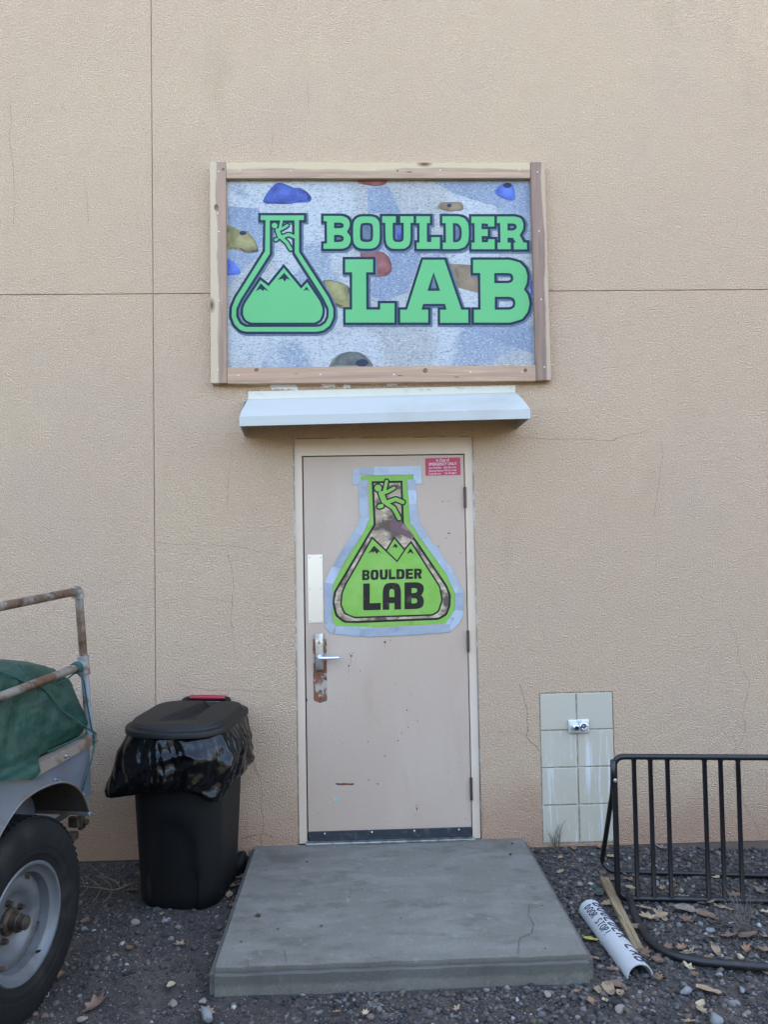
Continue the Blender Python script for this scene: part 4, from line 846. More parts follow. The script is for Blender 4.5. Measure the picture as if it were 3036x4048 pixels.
# bag: draped film between the rim and a wavy hem
nA, nH = 220, 40
ring = rrect(.485, .48, .10, 10, .035)
per = [0]
for i in range(len(ring)): per.append(per[-1] + (ring[(i + 1) % len(ring)] - ring[i]).length)
def ringat(s):
    s = (s % 1) * per[-1]; i = max(k for k in range(len(per)) if per[k] <= s + 1e-9); i = min(i, len(ring) - 1)
    return ring[i].lerp(ring[(i + 1) % len(ring)], (s - per[i]) / max(1e-6, per[i + 1] - per[i]))
V = []; F = []
def ridge(p): return 1 - 2 * abs(mnoise.noise(p))
for j in range(nH):
    t = j / (nH - 1)
    for i in range(nA):
        s = i / nA; p = ringat(s); a = math.atan2(p.y, p.x); dirv = Vector((math.cos(a), math.sin(a), 0))
        deg = math.degrees(a)
        hem = .272 + .015 * math.sin(3 * a + 1) + .025 * mnoise.noise((math.cos(a) * 2, math.sin(a) * 2, 5))
        def bump_at(c, wd): d = (deg - c + 180) % 360 - 180; return math.exp(-(d / wd) ** 2)
        hem += .065 * bump_at(-48, 15) - .02 * bump_at(-95, 16) + .02 * bump_at(-140, 14)
        flare = .008 + .030 * t ** 1.2 + .05 * t ** 3 * bump_at(-142, 12) + .035 * bump_at(-30, 35) * math.sin(math.pi * min(1, t * 1.15)) + .02 * bump_at(-145, 40) * t
        q = Vector((math.cos(a), math.sin(a), 0)) * 2.0
        tw = a + .22 * math.sin(t * 3 + 2 * a) * t
        u_ = Vector((math.cos(tw), math.sin(tw), 0))
        cr = .55 * ridge((u_.x * 3.4, u_.y * 3.4, t * .5 + 3)) + .3 * ridge((u_.x * 7.5, u_.y * 7.5, t * 1.1 + 8)) + .22 * ridge((u_.x * 2.2 + t * 2.6, u_.y * 2.2 - t * 2, t * 2.4 + 5)) + .10 * ridge((u_.x * 15, u_.y * 15, t * 2.5))
        flare += .038 * cr * min(1, t * 2.5 + .1)
        if t > .93: flare -= .016 * (t - .93) / .07
        pos = p + dirv * flare
        V.append(BC + BR @ Vector((pos.x, pos.y, 0)) + Vector((0, 0, lidz(p.x, p.y) - .012 - hem * t)))
for j in range(nH - 1):
    for i in range(nA):
        a = j * nA + i; b = j * nA + (i + 1) % nA
        F.append([a, a + nA, b + nA, b])
obj('liner_bag', V, F, M['bag'], BN, smooth=True)
# lid
secs = []; lw, ld = .525, .525
prof = [(1.0, -.024), (1.012, -.022), (1.012, -.004), (1.0, .003), (.955, .005), (.93, .007), (.915, .017), (.90, .020)]
for f, h in prof:
    secs.append([BC + BR @ (p * f) + Vector((0, 0, lidz(p.x, p.y) + h)) for p in rrect(lw, ld, .12, 10, .05)])
inner = rrect(lw, ld, .12, 10, .05)
def lidtop(x, y):
    h = .024 + .012 * max(0, 1 - (x / .3) ** 2) * max(0, 1 - (y / .3) ** 2)
    c0 = .02 + .09 * (y + .05)          # swooping central valley
    wv = .035 + .22 * max(0, .12 - y) ** 1.2
    d = abs(x - c0) - wv
    h -= .034 * (1 / (1 + math.exp(max(-40, min(40, d * 260))))) * min(1, max(0, (y + .22) * 6))
    return h
for f in [.88 - .035 * k for k in range(25)]:
    secs.append([BC + BR @ (p * f) + Vector((0, 0, lidz(p.x * f, p.y * f) + lidtop(p.x * f, p.y * f))) for p in inner])
obj('lid', *loft(secs, cap0=False), M['lid'], BN, auto=32)
hz = .882 + TILT + .004
hp = [Vector((-.13, .20, .0)), Vector((-.125, .262, .022)), Vector((-.105, .275, .026)), Vector((.105, .275, .026)), Vector((.125, .262, .022)), Vector((.13, .20, .0))]
obj('lid_handle', *tube([BC + BR @ Vector((q.x, q.y, 0)) + Vector((0, 0, hz + q.z)) for q in round_path(hp, .02)], .014, 12), M['bin'], BN, smooth=True)
obj('handle_grip', *tube([BC + BR @ Vector((q, .275, 0)) + Vector((0, 0, hz + .031)) for q in (-.105, -.1, 0, .1, .105)], [.008, .0135, .0145, .0135, .008], 12), M['redgrip'], BN, smooth=True)
for sx in (1, -1):
    V, F = lathe([(-.02, 0), (-.02, .05), (-.012, .066), (.012, .066), (.02, .05), (.02, 0)], (0, 0, 0), 'x', 28)
    obj('bin_wheel', [BC + BR @ (v + Vector((sx * .205, .195, .066))) for v in V], F, M['bin'], BN, auto=40)

# ------------------------------------------------------------------ trailer
# built square to itself, then turned 13 degrees to the wall with its tongue end 3.5 degrees down
PX, YE, YN = -1.0, -.555, -2.75
ZR = .737; XF = PX - 1.14
TP_ = Vector((-1.0, -.58, .73))
TM = Matrix.Translation(TP_) @ Matrix.Rotation(R_(-13), 4, 'Z') @ Matrix.Rotation(R_(3.5), 4, 'X') @ Matrix.Translation(-TP_)
TRL = thing('cargo_trailer', 'grey pipe railed cargo trailer loaded under a green tarp', 'trailer', (-1.6, -1.4, GZ))
ZP = .46
obj('side_panel', *box(PX - .004, PX, YN, YE - .04, ZP, ZR - .004, .0015), M['panel'], TRL)
obj('side_panel', *box(XF, XF + .004, YN, YE - .04, ZP, ZR - .004, .0015), M['panel'], TRL)
obj('tailgate', *box(XF + .005, PX - .005, YE - .052, YE - .046, ZP, ZR - .006, .0015), M['panel'], TRL)
obj('tailgate', *box(XF + .005, PX - .005, YN + .001, YN + .006, ZP, ZR - .006, .0015), M['panel'], TRL)
obj('trailer_bed', *box(XF + .006, PX - .006, YN + .008, YE - .054, ZP + .005, ZP + .03), M['panel'], TRL)
obj('chassis_rail', *box(PX - .14, PX - .08, YN - .25, YE - .05, .375, ZP - .002, .004), M['fender_in'], TRL)
obj('chassis_rail', *box(XF + .08, XF + .14, YN - .25, YE - .05, .375, ZP - .002, .004), M['fender_in'], TRL)
# angle iron rim: flat top flange and outer lip
obj('rim_rail', *join(box(PX - .045, PX + .014, YN, YE, ZR, ZR + .006, .0012), box(PX + .008, PX + .014, YN, YE + .001, ZR - .042, ZR - .0005, .0012)), M['angle'], TRL)
obj('rim_rail', *join(box(XF - .014, XF + .045, YN, YE, ZR, ZR + .006, .0012), box(XF - .014, XF - .008, YN, YE, ZR - .042, ZR - .0005, .0012)), M['angle'], TRL)
obj('rim_rail', *join(box(XF + .047, PX - .047, YE - .04, YE, ZR, ZR + .006, .0012), box(XF - .013, PX + .0125, YE + .0015, YE + .0075, ZR - .042, ZR + .005, .0012)), M['angle'], TRL)
bt = lathe([(0, .009), (.006, .009), (.006, .0045), (.026, .0045), (.027, 0)], (0, 0, 0), 'x', 6); BT = mesh('bolt', *bt); BT.materials.append(M['bolt'])
for p in ((PX + .014, YE - .02, ZR - .022), (PX + .014, -.814, ZR - .02), (PX + .001, -.883, .632), (PX + .001, -.696, .499)): put(BT, 'bolt', TRL, p)
# pipe rails
def pipe_corner(y, ln):
    b = Vector((PX - .012, y, ZR + .006)); top = Vector((PX - .016, y - .042, 1.441)); tee = b.lerp(top, .487)
    obj('rail_post', *tube([b + Vector((0, .0, 0)), b.lerp(top, .45)], .0195, 16), M['silver'], TRL, auto=40)
    obj('rail_post', *tube([b.lerp(top, .515), b.lerp(top, .965)], .0195, 16), M['pipe'], TRL, auto=40)
    d = (top - b).normalized()
    obj('pipe_tee', *join(tube([tee - d * .045, tee - d * .032, tee - d * .0319, tee + d * .0319, tee + d * .032, tee + d * .045], [.0275, .0275, .0245, .0245, .0275, .0275], 18), tube([tee + Vector((0, -.01, 0)), tee + Vector((0, -.036, 0)), tee + Vector((0, -.0361, 0)), tee + Vector((0, -.05, 0))], [.024, .024, .0275, .0275], 18)), M['fitting'], TRL, auto=40)
    k = round_path([top - d * .03, top, top + Vector((0, -.038, 0))], .028, 6)
    obj('pipe_elbow', *join(tube(k, .0245, 18), tube([top - d * .034, top - d * .018], .028, 18), tube([top + Vector((0, -.026, 0)), top + Vector((0, -.042, 0))], .028, 18)), M['fitting'], TRL, auto=40)
    obj('top_rail', *tube([top + Vector((0, -.03, 0)), top + Vector((.008, -ln * .5, .012)), top + Vector((.01, -ln, .012))], .0195, 16), M['pipe'], TRL, auto=40)
    obj('middle_rail', *tube([tee + Vector((0, -.04, 0)), tee + Vector((.008, -ln * .5, .004)), tee + Vector((.01, -ln, .006))], .0195, 16), M['pipe'], TRL, auto=40)
    return b, top, tee
PB, PTOP, PTEE = pipe_corner(YE - .017, 2.1)
# fender
fp = [(-1.022, .556), (-1.04, .61), (-1.085, .675), (-1.15, .725), (-1.22, .755), (-1.30, .769), (-1.385, .775), (-1.46, .766), (-1.52, .74), (-1.585, .70), (-1.64, .645), (-1.685, .575), (-1.70, .54)]
fp = [tuple(p)[:2] for p in round_path([(a, b, 0) for a, b in fp], .04, 3)]
FXO = PX + .25
n = len(fp); F = [[i, i + 1, n + i + 1, n + i] for i in range(n - 1)]
FD = obj('fender', [(x, a, b) for x in (PX + .001, FXO) for a, b in fp], F, M['fender'], TRL, smooth=True)
ip = [(a + (.0035 if a < -1.38 else -.0035) * min(1, abs(a + 1.38) / .25), b - .0035) for a, b in fp]
obj('fender_lining', [(x, a, b) for x in (PX + .001, FXO) for a, b in ip], [f[::-1] for f in F], M['fender_in'], FD, smooth=True)
obj('fender_edge', *tube([(FXO, a, b - .002) for a, b in fp], .0045, 8), M['fender'], FD, smooth=True)
obj('fender_bracket', *box(PX + .002, FXO, -1.034, -1.018, .540, .555, .002), M['fender'], FD)
put(BT, 'bolt', FD, (FXO, -1.026, .548))
obj('shackle', *join(box(PX - .085, PX - .035, -.665, -.64, .32, .37, .004), box(PX - .05, PX - .03, -.64, -.60, .30, .40, .004), tube([(PX - .09, -.62, .335), (PX - .01, -.62, .335)], .016, 8), box(PX - .08, PX - .035, -.78, -.655, .27, .305, .004)), M['hub'], TRL)
# wheel
WS = .96; WC = Vector((-.848, -1.434, .299))
WH = obj('wheel', *lathe([(-.09, .17), (-.095, .222), (.03, .222), (.062, .226), (.082, .226), (.0885, .219), (.0865, .210), (.074, .203), (.066, .196), (.060, .182), (.035, .176), (.022, .172)], WC, 'x', 64, k=WS), M['rim'], TRL, auto=35)
tp = [(-.085, .222), (-.098, .26), (-.103, .31), (-.094, .352), (-.078, .376), (-.05, .386), (0, .389), (.05, .386), (.070, .379), (.083, .368), (.0845, .362), (.094, .350), (.0985, .325), (.1005, .30), (.0995, .278), (.0975, .275), (.0965, .252), (.0935, .248), (.089, .232), (.084, .224)]
obj('tyre', *lathe(tp, WC, 'x', 72, k=WS), M['tyre'], WH, auto=30)
tl = []
for k in range(72):
    a = 2 * math.pi * k / 72
    for dx, tw in ((-.055, 1), (-.018, -1), (.018, 1), (.055, -1)):
        Mx = Matrix.Translation(WC) @ Matrix.Rotation(a, 4, 'X') @ Matrix.Translation((dx * WS, 0, .3875 * WS)) @ Matrix.Rotation(R_(22 * tw), 4, 'Z')
        tl.append(box(-.0145, .0145, -.011, .011, -.004, .0022, 0, M=Mx))
tt = obj('tread', *join(*tl), M['tyre'], WH); tag(tt, kind='stuff')
obj('wheel_disc', *lathe([(.024, .1745), (.030, .165), (.036, .14), (.034, .118), (.020, .105), (.004, .085), (.002, .045), (.004, .0)], WC, 'x', 56, k=WS), M['rim'], WH, auto=60)
obj('hub', *lathe([(.003, .050), (.016, .048), (.02, .038), (.022, .033), (.05, .030), (.052, .027), (.078, .026), (.083, .020), (.084, 0)], WC, 'x', 28), M['hub'], WH, auto=40)
ng = lathe([(0, .013), (.010, .011), (.010, .0095), (.022, .0095), (.023, 0)], (0, 0, 0), 'x', 6); NT = mesh('lug_nut', *ng); NT.materials.append(M['hub'])
for k in range(5):
    a = R_(72 * k + 20); put(NT, 'lug_nut', WH, WC + Vector((.003, .068 * math.cos(a), .068 * math.sin(a))))
for k in range(4):
    a = R_(90 * k + 58); c = WC + Vector((.031, .160 * math.cos(a), .160 * math.sin(a))) * WS
    Mx = Matrix.Translation(c) @ Matrix.Rotation(a, 4, 'X')
    obj('disc_slot', *box(-.006, .0055, -.007, .007, -.013, .013, .002, M=Mx), M['hub'], WH)
obj('valve_stem', *tube([WC + Vector((.045, .09, -.165)), WC + Vector((.062, .082, -.158)), WC + Vector((.082, .07, -.145))], [.006, .0055, .004], 8), M['gap'], WH, smooth=True)
# axle on the far side so the trailer stands
obj('axle', *tube([WC + Vector((-.02, 0, 0)), Vector((XF - .1, WC.y, WC.z))], .03, 12), M['hub'], TRL, smooth=True)
V, F = lathe([(-.09, .17)] + tp + [(.085, .17)], Vector((XF - .16, WC.y, WC.z)), 'x', 48, k=WS); obj('wheel', V, F, M['tyre'], TRL, auto=35)

# tarp over the load
TB = Vector((-1.72, -1.2, .64))
NV, NU = 64, 110
V = []; F = []
def hemz(y):
    H = [(-.2, ZR + .013), (-.93, ZR + .013), (-1.0, .735), (-1.105, .712), (-1.27, .72), (-1.45, .70), (-1.8, .58), (-3.5, .56)]
    for (ya, za), (yb, zb) in zip(H, H[1:]):
        if yb <= y <= ya: t = (y - ya) / (yb - ya); return za + (zb - za) * t
    return ZR + .013
for i in range(NU + 1):
    y = YE - .045 - (i / NU) * (YE - .045 - YN - .05)
    y += .018 if i == 1 else 0; dist = YE - .045 - y; zr_ = ZR + .013
    e = .02 if i == 0 else 1 - math.exp(-((dist + .045) / .05) ** 1.25)            # the load stands almost sheer at the wall end
    e = min(e, 1 - .9 * math.exp(-((y - YN - .03) / .12) ** 2)); e = max(e, .02)
    q_ = min(1, dist / .42); top = 1.065 + .115 * q_ * q_ * (3 - 2 * q_) + .012 * math.sin(y * 9 + 1)
    hz_ = hemz(y)
    over = max(0, min(1, (zr_ - hz_) / .03))
    xo = PX + .024 * over - .045 * (1 - over)
    prof = [(xo + .014 * over, hz_), (xo + .012 * over, (hz_ + zr_) / 2 + .004), (xo + .004 * over, zr_ - .005 + .012 * over), (PX - .022, zr_ + .018)]
    rise = [(-.030, .16), (-.042, .40), (-.056, .64), (-.078, .85), (-.12, .95), (-.20, 1.0), (-.30, 1.02), (-.45, 1.04), (-.60, 1.02), (-.75, .97), (-.92, .82), (-1.02, .5), (-1.07, .06)]
    for dx, f in rise: prof.append((PX + dx, zr_ + .01 + (top - zr_ - .01) * f * e))
    prof.append((XF + .05, zr_))
    # resample
    cum = [0]
    for a, b in zip(prof, prof[1:]): cum.append(cum[-1] + math.hypot(b[0] - a[0], b[1] - a[1]) + 1e-5)
    for j in range(NV + 1):
        s = (j / NV) ** 1.25 * cum[-1]; k = max(q for q in range(len(cum)) if cum[q] <= s + 1e-9); k = min(k, len(prof) - 2)
        t = (s - cum[k]) / (cum[k + 1] - cum[k]); x = prof[k][0] + (prof[k + 1][0] - prof[k][0]) * t; z = prof[k][1] + (prof[k + 1][1] - prof[k][1]) * t
        f = j / NV; p = Vector((x, y, z))
        w = (ridge((x * 2.2, y * 3.2 + z * 2, z * 2.5)) * .55 + ridge((x * 5 + 4, y * 6 - z * 4, z * 4)) * .38 + ridge((y * 14 + z * 6, z * 12, x * 9)) * .16)
        amp = .042 if z > ZR + .05 else .016 * over
        p.x += amp * w * (1 if x > -1.5 else -1) + (amp * .5 if z < ZR + .05 else 0); p.z += amp * .5 * w
        p.y += .008 * mnoise.noise((x * 5, y * 5, z * 5))
        V.append(p)
for i in range(NU):
    for j in range(NV):
        a = i * (NV + 1) + j; F.append([a, a + 1, a + NV + 2, a + NV + 1])
tag(obj('green_tarp', V, F, M['tarp'], smooth=True), 'faded green tarp draped over the trailer load', 'tarp')
def tarp_pt(i, j): return V[i * (NV + 1) + j]
RP = thing('tie_rope', 'thin teal rope tied to the pipe rail and trailer corner', 'rope', (PX + .02, -.6, .5))
Rr = .0036
def rope(P, r=Rr): obj('rope_run', *tube(round_path(P, .02, 3), r, 8), M['rope'], RP, smooth=True)
cr = Vector((PX + .02, YE - .03, ZR + .008))
rope([PTEE + Vector((.0, -.055, -.03)), PTEE + Vector((.02, -.04, -.06)), PTEE + Vector((.021, -.015, -.2)), PB + Vector((.022, -.012, .02)), cr + Vector((.0, .02, .0))])
obj('rope_knot', *join(*[tube([PTEE + Vector((math.cos(t) * .0235, -.055 - .007 * k, math.sin(t) * .0235)) for t in [2 * math.pi * q / 20 for q in range(20)]], .0045, 8, closed=True) for k in range(4)]), M['rope'], RP, smooth=True)
rope([PTEE + Vector((.0, -.08, -.022)), PTEE + Vector((.004, -.16, -.035)), PTEE + Vector((-.03, -.25, -.05))], .004)
def tarp_near(u, v):
    best = None
    for p in V:
        d = TM @ p - CAM; w = d.dot(CF); e = math.hypot(1518 + FOC * d.dot(CR) / w - u / 2.328, 2024 + FOC * d.dot(CD) / w - 2250 - v / 2.328)
        if best is None or e + w * 40 < best[0]: best = (e + w * 40, p)
    return best[1] + Vector((.010, -.006, .010))
rope([tarp_near(-160, 930), tarp_near(-60, 945), tarp_near(90, 985), tarp_near(240, 1045), tarp_near(380, 1120), tarp_near(480, 1215), tarp_near(560, 1295), tarp_near(640, 1380), cr + Vector((0, -.03, .03)), cr + Vector((0, .0, .008)), cr + Vector((.002, .0, -.05)), Vector((PX + .022, YE - .07, .62)), Vector((PX + .012, YE - .135, .51))])
rope([cr + Vector((-.03, .03, .004)), cr + Vector((-.04, -.1, .006)), cr + Vector((-.05, -.3, .01))], .004)
for o in (TRL, bpy.data.objects['green_tarp'], RP): o.matrix_world = TM @ Matrix.Translation(o.location)

# ------------------------------------------------------------------ bike rack
RK = thing('bike_rack', 'black tubular steel bike rack standing on the gravel by the wall', 'bike rack', (1.95, -.66, GZ))
RO = Vector((1.536, -.606, 0)); RU = Vector((.9925, -.122, 0)).normalized()
def rp(s, z, d=0): return RO + RU * s + Vector((-RU.y, RU.x, 0)) * d + Vector((0, 0, z))
LN = 1.36; zb, zt_ = GZ + .022, .578
loop = []
C = [rp(0, zb), rp(0, zt_), rp(LN, zt_), rp(LN, zb)]
rad = .052
for i in range(4):
    p, q, r_ = C[i - 1], C[i], C[(i + 1) % 4]; a = q + (p - q).normalized() * rad; b = q + (r_ - q).normalized() * rad
    for k in range(8): t = k / 7; loop.append(a * (1 - t) ** 2 + q * 2 * t * (1 - t) + b * t * t)
obj('rack_frame', *tube(loop, .0142, 14, closed=True), M['black_steel'], RK, smooth=True)
s0 = 0
for s in (.094, .172, .253, .428, .503, .585, .76, .838, .919, 1.094, 1.172, 1.253):
    obj('rack_bar', *tube([rp(s, zb + .008), rp(s, zb + .016), rp(s, zb + .022), rp(s, zt_ - .022), rp(s, zt_ - .016), rp(s, zt_ - .008)], [.0150, .0142, .0112, .0112, .0142, .0150], 12, cap=False), M['black_steel'], RK, smooth=True)
gr = GZ + .02
leg = round_path([Vector((1.523, -.628, .566)), Vector((1.528, -.60, .42)), Vector((1.572, -.235, gr + .03)), Vector((1.60, -.285, gr - .003)), Vector((2.38, -.405, gr)), Vector((2.93, -.47, gr)), Vector((2.9, -.80, .42)), Vector((2.9, -.80, .56))], .055, 7)
obj('rear_leg', *tube(leg, .0125, 14), M['black_steel'], RK, smooth=True)
fl = [(1.575, -.655, gr + .03), (1.556, -.80, gr - .008), (1.542, -.93, gr - .008), (1.541, -1.03, gr - .006), (1.562, -1.105, gr - .004), (1.61, -1.17, gr), (1.69, -1.218, gr + .003), (1.80, -1.25, gr + .004), (1.93, -1.278, gr + .003), (2.4, -1.345, gr), (2.75, -1.38, gr), (2.90, -1.30, gr), (2.93, -1.1, gr), (2.9, -.80, gr + .03)]
obj('ground_loop', *tube(round_path(fl, .08, 5), .0175, 14), M['dusty_black'], RK, smooth=True)
p = zr(293, 408, y=-.625)
obj('rack_bolt', *lathe([(0, .010), (-.007, .0095), (-.008, .006), (-.014, .006), (-.014, 0)], (p.x, -.618, p.z), 'y', 6), M['bolt'], RK)

# ------------------------------------------------------------------ half pipe door stop with hand lettering
A0 = Vector((1.368, -.715, GZ + .012)); A1 = Vector((1.402, -1.292, GZ + .008))
ax = (A1 - A0).normalized(); LG = (A1 - A0).length; sd = Vector((-ax.y, ax.x, 0)).normalized()   # +x side
HR = .055
HP = thing('half_pipe_door_stop', 'white half pipe door stop with black hand lettering beside the step', 'door stop', A0.lerp(A1, .5))
def hp_pt(s, th, r=HR): return A0 + ax * s + sd * (r * math.sin(th)) + Vector((0, 0, r * math.cos(th)))
V = []; F = []; nt_, ns = 28, 12
for r in (HR, HR - .005):
    for i in range(ns + 1):
        for k in range(nt_ + 1): V.append(hp_pt(LG * i / ns, R_(-92 + 184 * k / nt_), r))
w_ = nt_ + 1; h_ = (ns + 1) * w_
for i in range(ns):
    for k in range(nt_):
        a = i * w_ + k; F.append([a, a + 1, a + w_ + 1, a + w_]); F.append([h_ + a, h_ + a + w_, h_ + a + w_ + 1, h_ + a + 1])
for k in range(nt_): F.append([k, h_ + k, h_ + k + 1, k + 1]); a = ns * w_ + k; F.append([a, a + 1, h_ + a + 1, h_ + a])
for i in range(ns): a = i * w_; F.append([a, a + w_, h_ + a + w_, h_ + a]); a += nt_; F.append([a, h_ + a, h_ + a + w_, a + w_])
obj('half_pipe', V, F, M['pvc'], HP, auto=40)
GL = {'B': [[(0, 0), (0, 1), (.6, .95), (.75, .78), (.55, .55), (0, .5)], [(.55, .55), (.85, .35), (.7, .08), (0, 0)]], 'O': [[(.4, 0), (.1, .2), (0, .6), (.2, .95), (.55, 1), (.85, .7), (.85, .3), (.65, .05), (.4, 0)]], 'U': [[(0, 1), (.05, .3), (.3, 0), (.6, .1), (.75, .5), (.8, 1)]],
      'L': [[(.1, 1), (0, 0), (.75, .02)]], 'D': [[(0, 0), (.05, 1), (.6, .8), (.8, .45), (.55, .1), (0, 0)]], 'E': [[(.75, 1), (.05, .98), (0, 0), (.75, .03)], [(0, .5), (.55, .52)]], 'R': [[(0, 0), (.05, 1), (.6, .92), (.7, .7), (.5, .5), (.03, .48)], [(.4, .5), (.8, 0)]],
      'A': [[(0, 0), (.4, 1), (.8, 0)], [(.15, .38), (.65, .38)]], 'S': [[(.7, .9), (.35, 1), (.05, .8), (.3, .55), (.7, .4), (.65, .1), (.3, 0), (0, .12)]], 'T': [[(0, 1), (.85, 1)], [(.42, 1), (.4, 0)]], 'P': [[(0, 0), (.03, 1), (.6, .95), (.7, .72), (.5, .5), (.03, .47)]], '!': [[(.3, 1), (.28, .3)], [(.28, .08), (.29, .0)]]}
def hand(txt, s, ds, lw, th0, th1, r):
    for ch in txt:
        if ch != ' ':
            parts = []
            for ln in GL[ch]:
                P = []
                for (a0, b0), (a1, b1) in zip(ln, ln[1:]):
                    for k in range(4): P.append((a0 + (a1 - a0) * k / 4, b0 + (b1 - b0) * k / 4))
                P.append(ln[-1])
                parts.append(tube([hp_pt(s + a * lw, th0 + (th1 - th0) * b, HR + .0002) for a, b in P], r, 6))
            obj('hand_letter', *join(*parts), M['marker'], HP, smooth=True)
        s += ds
hand('BOULDER LAB', .04, .0485, .037, R_(-2), R_(52), .0034)
hand('DOOR STOP!', .045, .0275, .0205, R_(-50), R_(-14), .0025)

# ------------------------------------------------------------------ wooden stake
P0 = Vector((1.533, -.40, GZ + .028)); P1 = Vector((1.468, -1.09, GZ + .012)); d = (P1 - P0).normalized(); w = Vector((-d.y, d.x, 0)).normalized(); up = w.cross(d) * -1
if up.z < 0: up = -up
bm = bmesh.new(); rows_ = 24; ring_ = []
for i in range(rows_ + 1):
    t = i / rows_; c = P0.lerp(P1, t); hw = .021 * (1 + .06 * mnoise.noise((t * 6, 1, 0))); hh = .010
    ring_.append([bm.verts.new(c + w * (a * hw) + up * (b * hh) + up * (.002 * mnoise.noise((t * 9, a, b))) + d * (.008 * a if i in (0,) else 0)) for a, b in ((-1, -1), (-1, .8), (-.9, 1), (-.1, 1), (.0, .78), (.1, 1), (.9, 1), (1, .8), (1, -1))])
for i in range(rows_):
    for k in range(9): bm.faces.new((ring_[i][k], ring_[i][(k + 1) % 9], ring_[i + 1][(k + 1) % 9], ring_[i + 1][k]))
bm.faces.new(ring_[0][::-1]); bm.faces.new(ring_[-1]); bmesh.ops.recalc_face_normals(bm, faces=bm.faces[:])
tag(obj('wooden_stake', *bm_out(bm), M['stake'], auto=40), 'split weathered wooden stake lying between half pipe and bike rack', 'stake')

# ------------------------------------------------------------------ gravel (uncountable)
def ico(sub):
    bm = bmesh.new(); bmesh.ops.create_icosphere(bm, subdivisions=sub, radius=1); bm.verts.ensure_lookup_table()
    V = np.array([v.co for v in bm.verts]); F = np.array([[v.index for v in f.verts] for f in bm.faces]); bm.free(); return V, F
def inside(x, y):
    if SX0 - .012 < x < SX1 + .012 and y > SYF - .008: return True
    b = BR.transposed() @ Vector((x - BC.x, y - BC.y, 0))
    if abs(b.x) < .2 and abs(b.y) < .2: return True
    return y > -.008
palette = np.array([(.055, .054, .060), (.075, .073, .080), (.040, .038, .040), (.10, .097, .10), (.088, .075, .067), (.13, .125, .125), (.064, .060, .066), (.050, .047, .048), (.115, .098, .083), (.19, .18, .18), (.034, .033, .036), (.15, .115, .10)])
def gravel(name, count, rmin, rmax, sub, nvar, keep, slab=False):
    Tv, Tf = ico(sub); out_v = []; out_f = []; out_c = []; n = 0; base = 0
    variants = []
    for k in range(nvar):
        q = Tv.copy(); 
        for _ in range(4):
            ax_ = rng.normal(size=3); ax_ /= np.linalg.norm(ax_); d_ = q @ ax_; lim = rng.uniform(.45, .85); q -= np.outer(np.maximum(0, d_ - lim), ax_)
        q *= 1 + .12 * rng.normal(size=(len(q), 1)); variants.append(q)
    tries = 0
    while n < count and tries < count * 8:
        tries += 1
        x = rng.uniform(-1.75, 3.0); y = rng.uniform(-2.05, -.005)
        if slab:
            if not (SX0 + .02 < x < SX1 - .02 and SYF + .03 < y < -.05) or rng.random() > keep(x, y): continue
        elif inside(x, y) or rng.random() > keep(x, y): continue
        r = rmin * (rmax / rmin) ** (rng.random() ** 1.7)
        q = variants[rng.integers(nvar)] * np.array([1, rng.uniform(.65, 1), rng.uniform(.45, .8)]) * r
        a = rng.uniform(0, 6.283); ca, sa = math.cos(a), math.sin(a); b_ = rng.normal() * .35; cb, sb = math.cos(b_), math.sin(b_)
        q = q @ np.array([[1, 0, 0], [0, cb, -sb], [0, sb, cb]]).T @ np.array([[ca, -sa, 0], [sa, ca, 0], [0, 0, 1]]).T
        q = q + np.array([x, y, (SZ + .003 if slab else gz(x, y)) + r * rng.uniform(-.05, .45)])
        c = palette[rng.integers(len(palette))] * rng.uniform(.45, 1.25) * np.array([.92, .85, .75])
        if rng.random() < .014: c = np.array([.30, .285, .27]) * rng.uniform(.8, 1.2)
        out_v.append(q); out_f.append(Tf + base); out_c.append(np.repeat(np.r_[c, 1][None], len(q), 0)); base += len(q); n += 1
    Vn = np.concatenate(out_v).astype(np.float32); Fn = np.concatenate(out_f).astype(np.int32); Cn = np.concatenate(out_c).astype(np.float32)
    me = bpy.data.meshes.new(name); me.vertices.add(len(Vn)); me.vertices.foreach_set('co', Vn.ravel()); me.loops.add(Fn.size); me.loops.foreach_set('vertex_index', Fn.ravel())
    me.polygons.add(len(Fn)); me.polygons.foreach_set('loop_start', np.arange(0, Fn.size, 3, dtype=np.int32)); me.polygons.foreach_set('loop_total', np.full(len(Fn), 3, np.int32))
    me.update(calc_edges=True); at_ = me.color_attributes.new('tint', 'FLOAT_COLOR', 'POINT'); at_.data.foreach_set('color', Cn.ravel())
    me.polygons.foreach_set('use_smooth', np.full(len(Fn), sub > 1)); me.materials.append(M['stones'])
    o = bpy.data.objects.new(name, me); COL.objects.link(o); o['kind'] = 'stuff'; o['label'] = 'dark grey crushed gravel spread over the dirt'; o['category'] = 'gravel'; return o
def dense(x, y):
    if x < .0: return .16 + .6 * max(0, mnoise.noise((x * 2.3, y * 2.3, 1.)) + .1)
    return .95
g1 = gravel('gravel', 12500, .0065, .0185, 2, 16, dense)
g2 = gravel('fine_gravel', 46000, .0025, .0075, 1, 10, lambda x, y: .9)
g3 = gravel('grit', 130, .0014, .0042, 1, 6, lambda x, y: .12 + .9 * max(0, 1 - min(x - SX0, SX1 - x, y - SYF) / .16), True); g3['label'] = 'sparse grit kicked onto the concrete step'
g2['label'] = 'fine dark grit and chips between the larger gravel'

